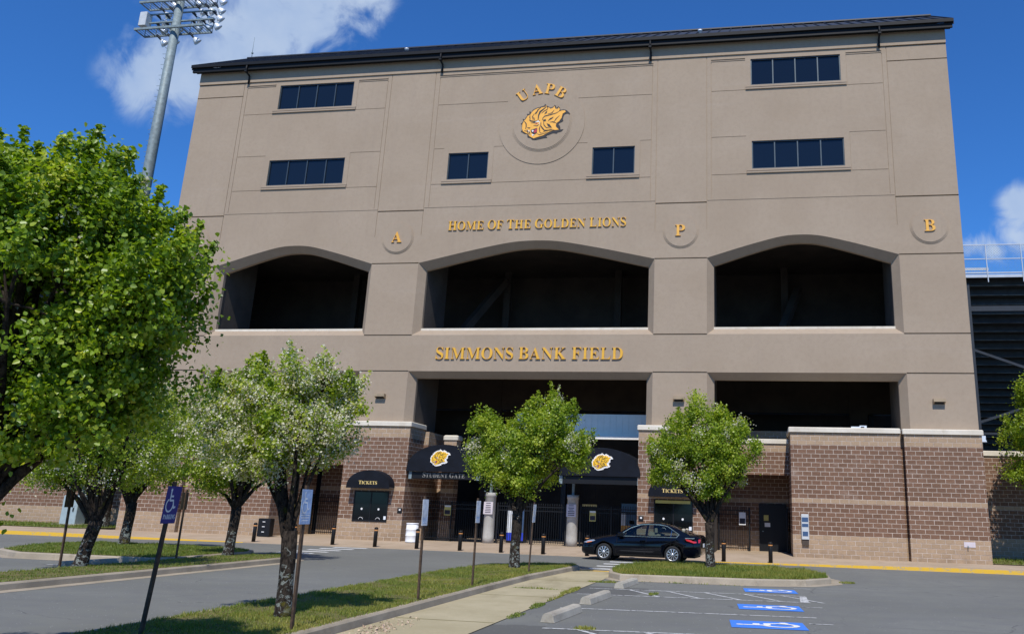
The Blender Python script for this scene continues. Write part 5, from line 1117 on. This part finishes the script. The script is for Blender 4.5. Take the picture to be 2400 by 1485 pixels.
    for sx in (-.15, .95):
        for sy in (-.38, .38): st.bbox(sx, sx + .55, sy - .25, sy + .25, .35, .62, .05); st.bar((sx + .55, sy, .55), (sx + .72, sy, 1.10), .46, .13, (0, 1, 0)); st.bbox(sx + .70, sx + .82, sy - .13, sy + .13, 1.12, 1.30, .03)
    st.build('seat', M['seat'], root)
    db = MB(); db.box(-.95, -.45, -.7, .7, .7, .98); db.build('dashboard', M['car_trim'], root)
    for wx in (-1.42, 1.36):
        for s in (-1, 1):
            Mw = Matrix.Translation((wx, s * .80, .325)) @ Matrix.Rotation(R(90 if s < 0 else -90), 4, 'X')
            w = MB(); w.lathe([(.20, -.10), (.29, -.11), (.318, -.085), (.325, -.04), (.325, .06), (.315, .095), (.285, .112), (.235, .105), (.225, .07)], 40, Mw); wo = w.build('wheel', M['tyre'], root)
            rm = MB(); rm.lathe([(.232, .0), (.236, .085), (.222, .10), (.205, .088), (.20, .02)], 40, Mw, True, False)
            for q in range(10):
                a = 2 * math.pi * q / 10; c1, s1 = math.cos(a), math.sin(a); c2, s2 = math.cos(a + .10), math.sin(a + .10); c0, s0 = math.cos(a - .10), math.sin(a - .10)
                pts = [(.05 * c0, .05 * s0, .098), (.212 * c0, .212 * s0, .085), (.212 * c2, .212 * s2, .085), (.05 * c2, .05 * s2, .098), (.05 * c0, .05 * s0, .05), (.212 * c0, .212 * s0, .04), (.212 * c2, .212 * s2, .04), (.05 * c2, .05 * s2, .05)]
                rm.raw([tuple(Mw @ Vector(p)) for p in pts], [(0, 1, 2, 3), (0, 4, 5, 1), (2, 6, 7, 3), (1, 5, 6, 2), (7, 6, 5, 4)])
            rm.lathe([(.062, .05), (.06, .102), (.02, .108)], 20, Mw); rm.build('rim', M['rim'], wo)
            dk = MB(); dk.lathe([(.20, .012), (.01, .015)], 30, Mw); dk.build('brake', M['well'], wo)
    for s in (-1, 1):
        h = MB(); q = [(-2.30, s * .72, .66), (-2.12, s * .818, .64), (-1.80, s * .868, .735), (-1.86, s * .84, .775), (-2.10, s * .775, .745)]; q2 = [(a + .02, b_ * .93, c) for a, b_, c in q]
        q = [(a, b_ * 1.02, c) for a, b_, c in q]; h.raw(q + q2, [(0, 1, 2, 3, 4) if s < 0 else (4, 3, 2, 1, 0)] + [(i, (i + 1) % 5, 5 + (i + 1) % 5, 5 + i) for i in range(5)]); ho = h.build('headlight', M['headlight'], root)
        am = MB(); q = [(-2.16, s * .835, .645), (-1.93, s * .888, .69), (-1.90, s * .884, .715), (-2.12, s * .822, .685)]; am.face(q if s < 0 else q[::-1]); am.build('indicator', M['amber'], ho)
        t = MB(); q = [(1.92, s * .905, .86), (2.2, s * .872, .78), (2.42, s * .735, .80), (2.435, s * .70, .93), (2.25, s * .83, .955), (1.85, s * .895, .935)]; t.raw(q + [(a, b_ * .92, c) for a, b_, c in q], [tuple(range(6)) if s < 0 else tuple(range(5, -1, -1))] + [(i, (i + 1) % 6, 6 + (i + 1) % 6, 6 + i) for i in range(6)]); to = t.build('tail_light', M['taillight'], root)
        ch = MB(); ch.bar((1.86, s * .905, .952), (2.22, s * .865, .958), .012, .028); ch.build('chrome_strip', M['chrome'], to)
        mr = MB(); mr.bbox(-.84, -.62, s * .96 - .07, s * .96 + .07, .95, 1.10, .03); mr.bar((-.72, s * .86, .965), (-.72, s * .95, .99), .06); mr.build('mirror', M['car'], root)
        for hx in (.06, 1.10): hd = MB(); hd.bar((hx, s * .918, .80), (hx + .2, s * .918, .81), .022, .03); hd.build('door_handle', M['car'], root)
        se = MB()
        for lx, la, lb in ((-.90, .30, .90), (.29, .26, .93), (1.28, .55, .95)):
            se.bar((lx - .03, s * .909, la), (lx + .03, s * .895, lb), .004, .012)
        se.bar((-.88, s * .905, .27), (.98, s * .905, .27), .004, .012); se.build('door_seam', M['well'], root)
    gr = MB(); gr.box(-2.452, -2.40, -.42, .42, .30, .52); gr.build('grille', M['car_trim'], root)
    pl_ = MB(); pl_.box(2.44, 2.465, -.16, .16, .62, .76); pl_.build('number_plate', M['sign_white'], root)
    return root
build_car(6.95, -6.15, R(-5.5))
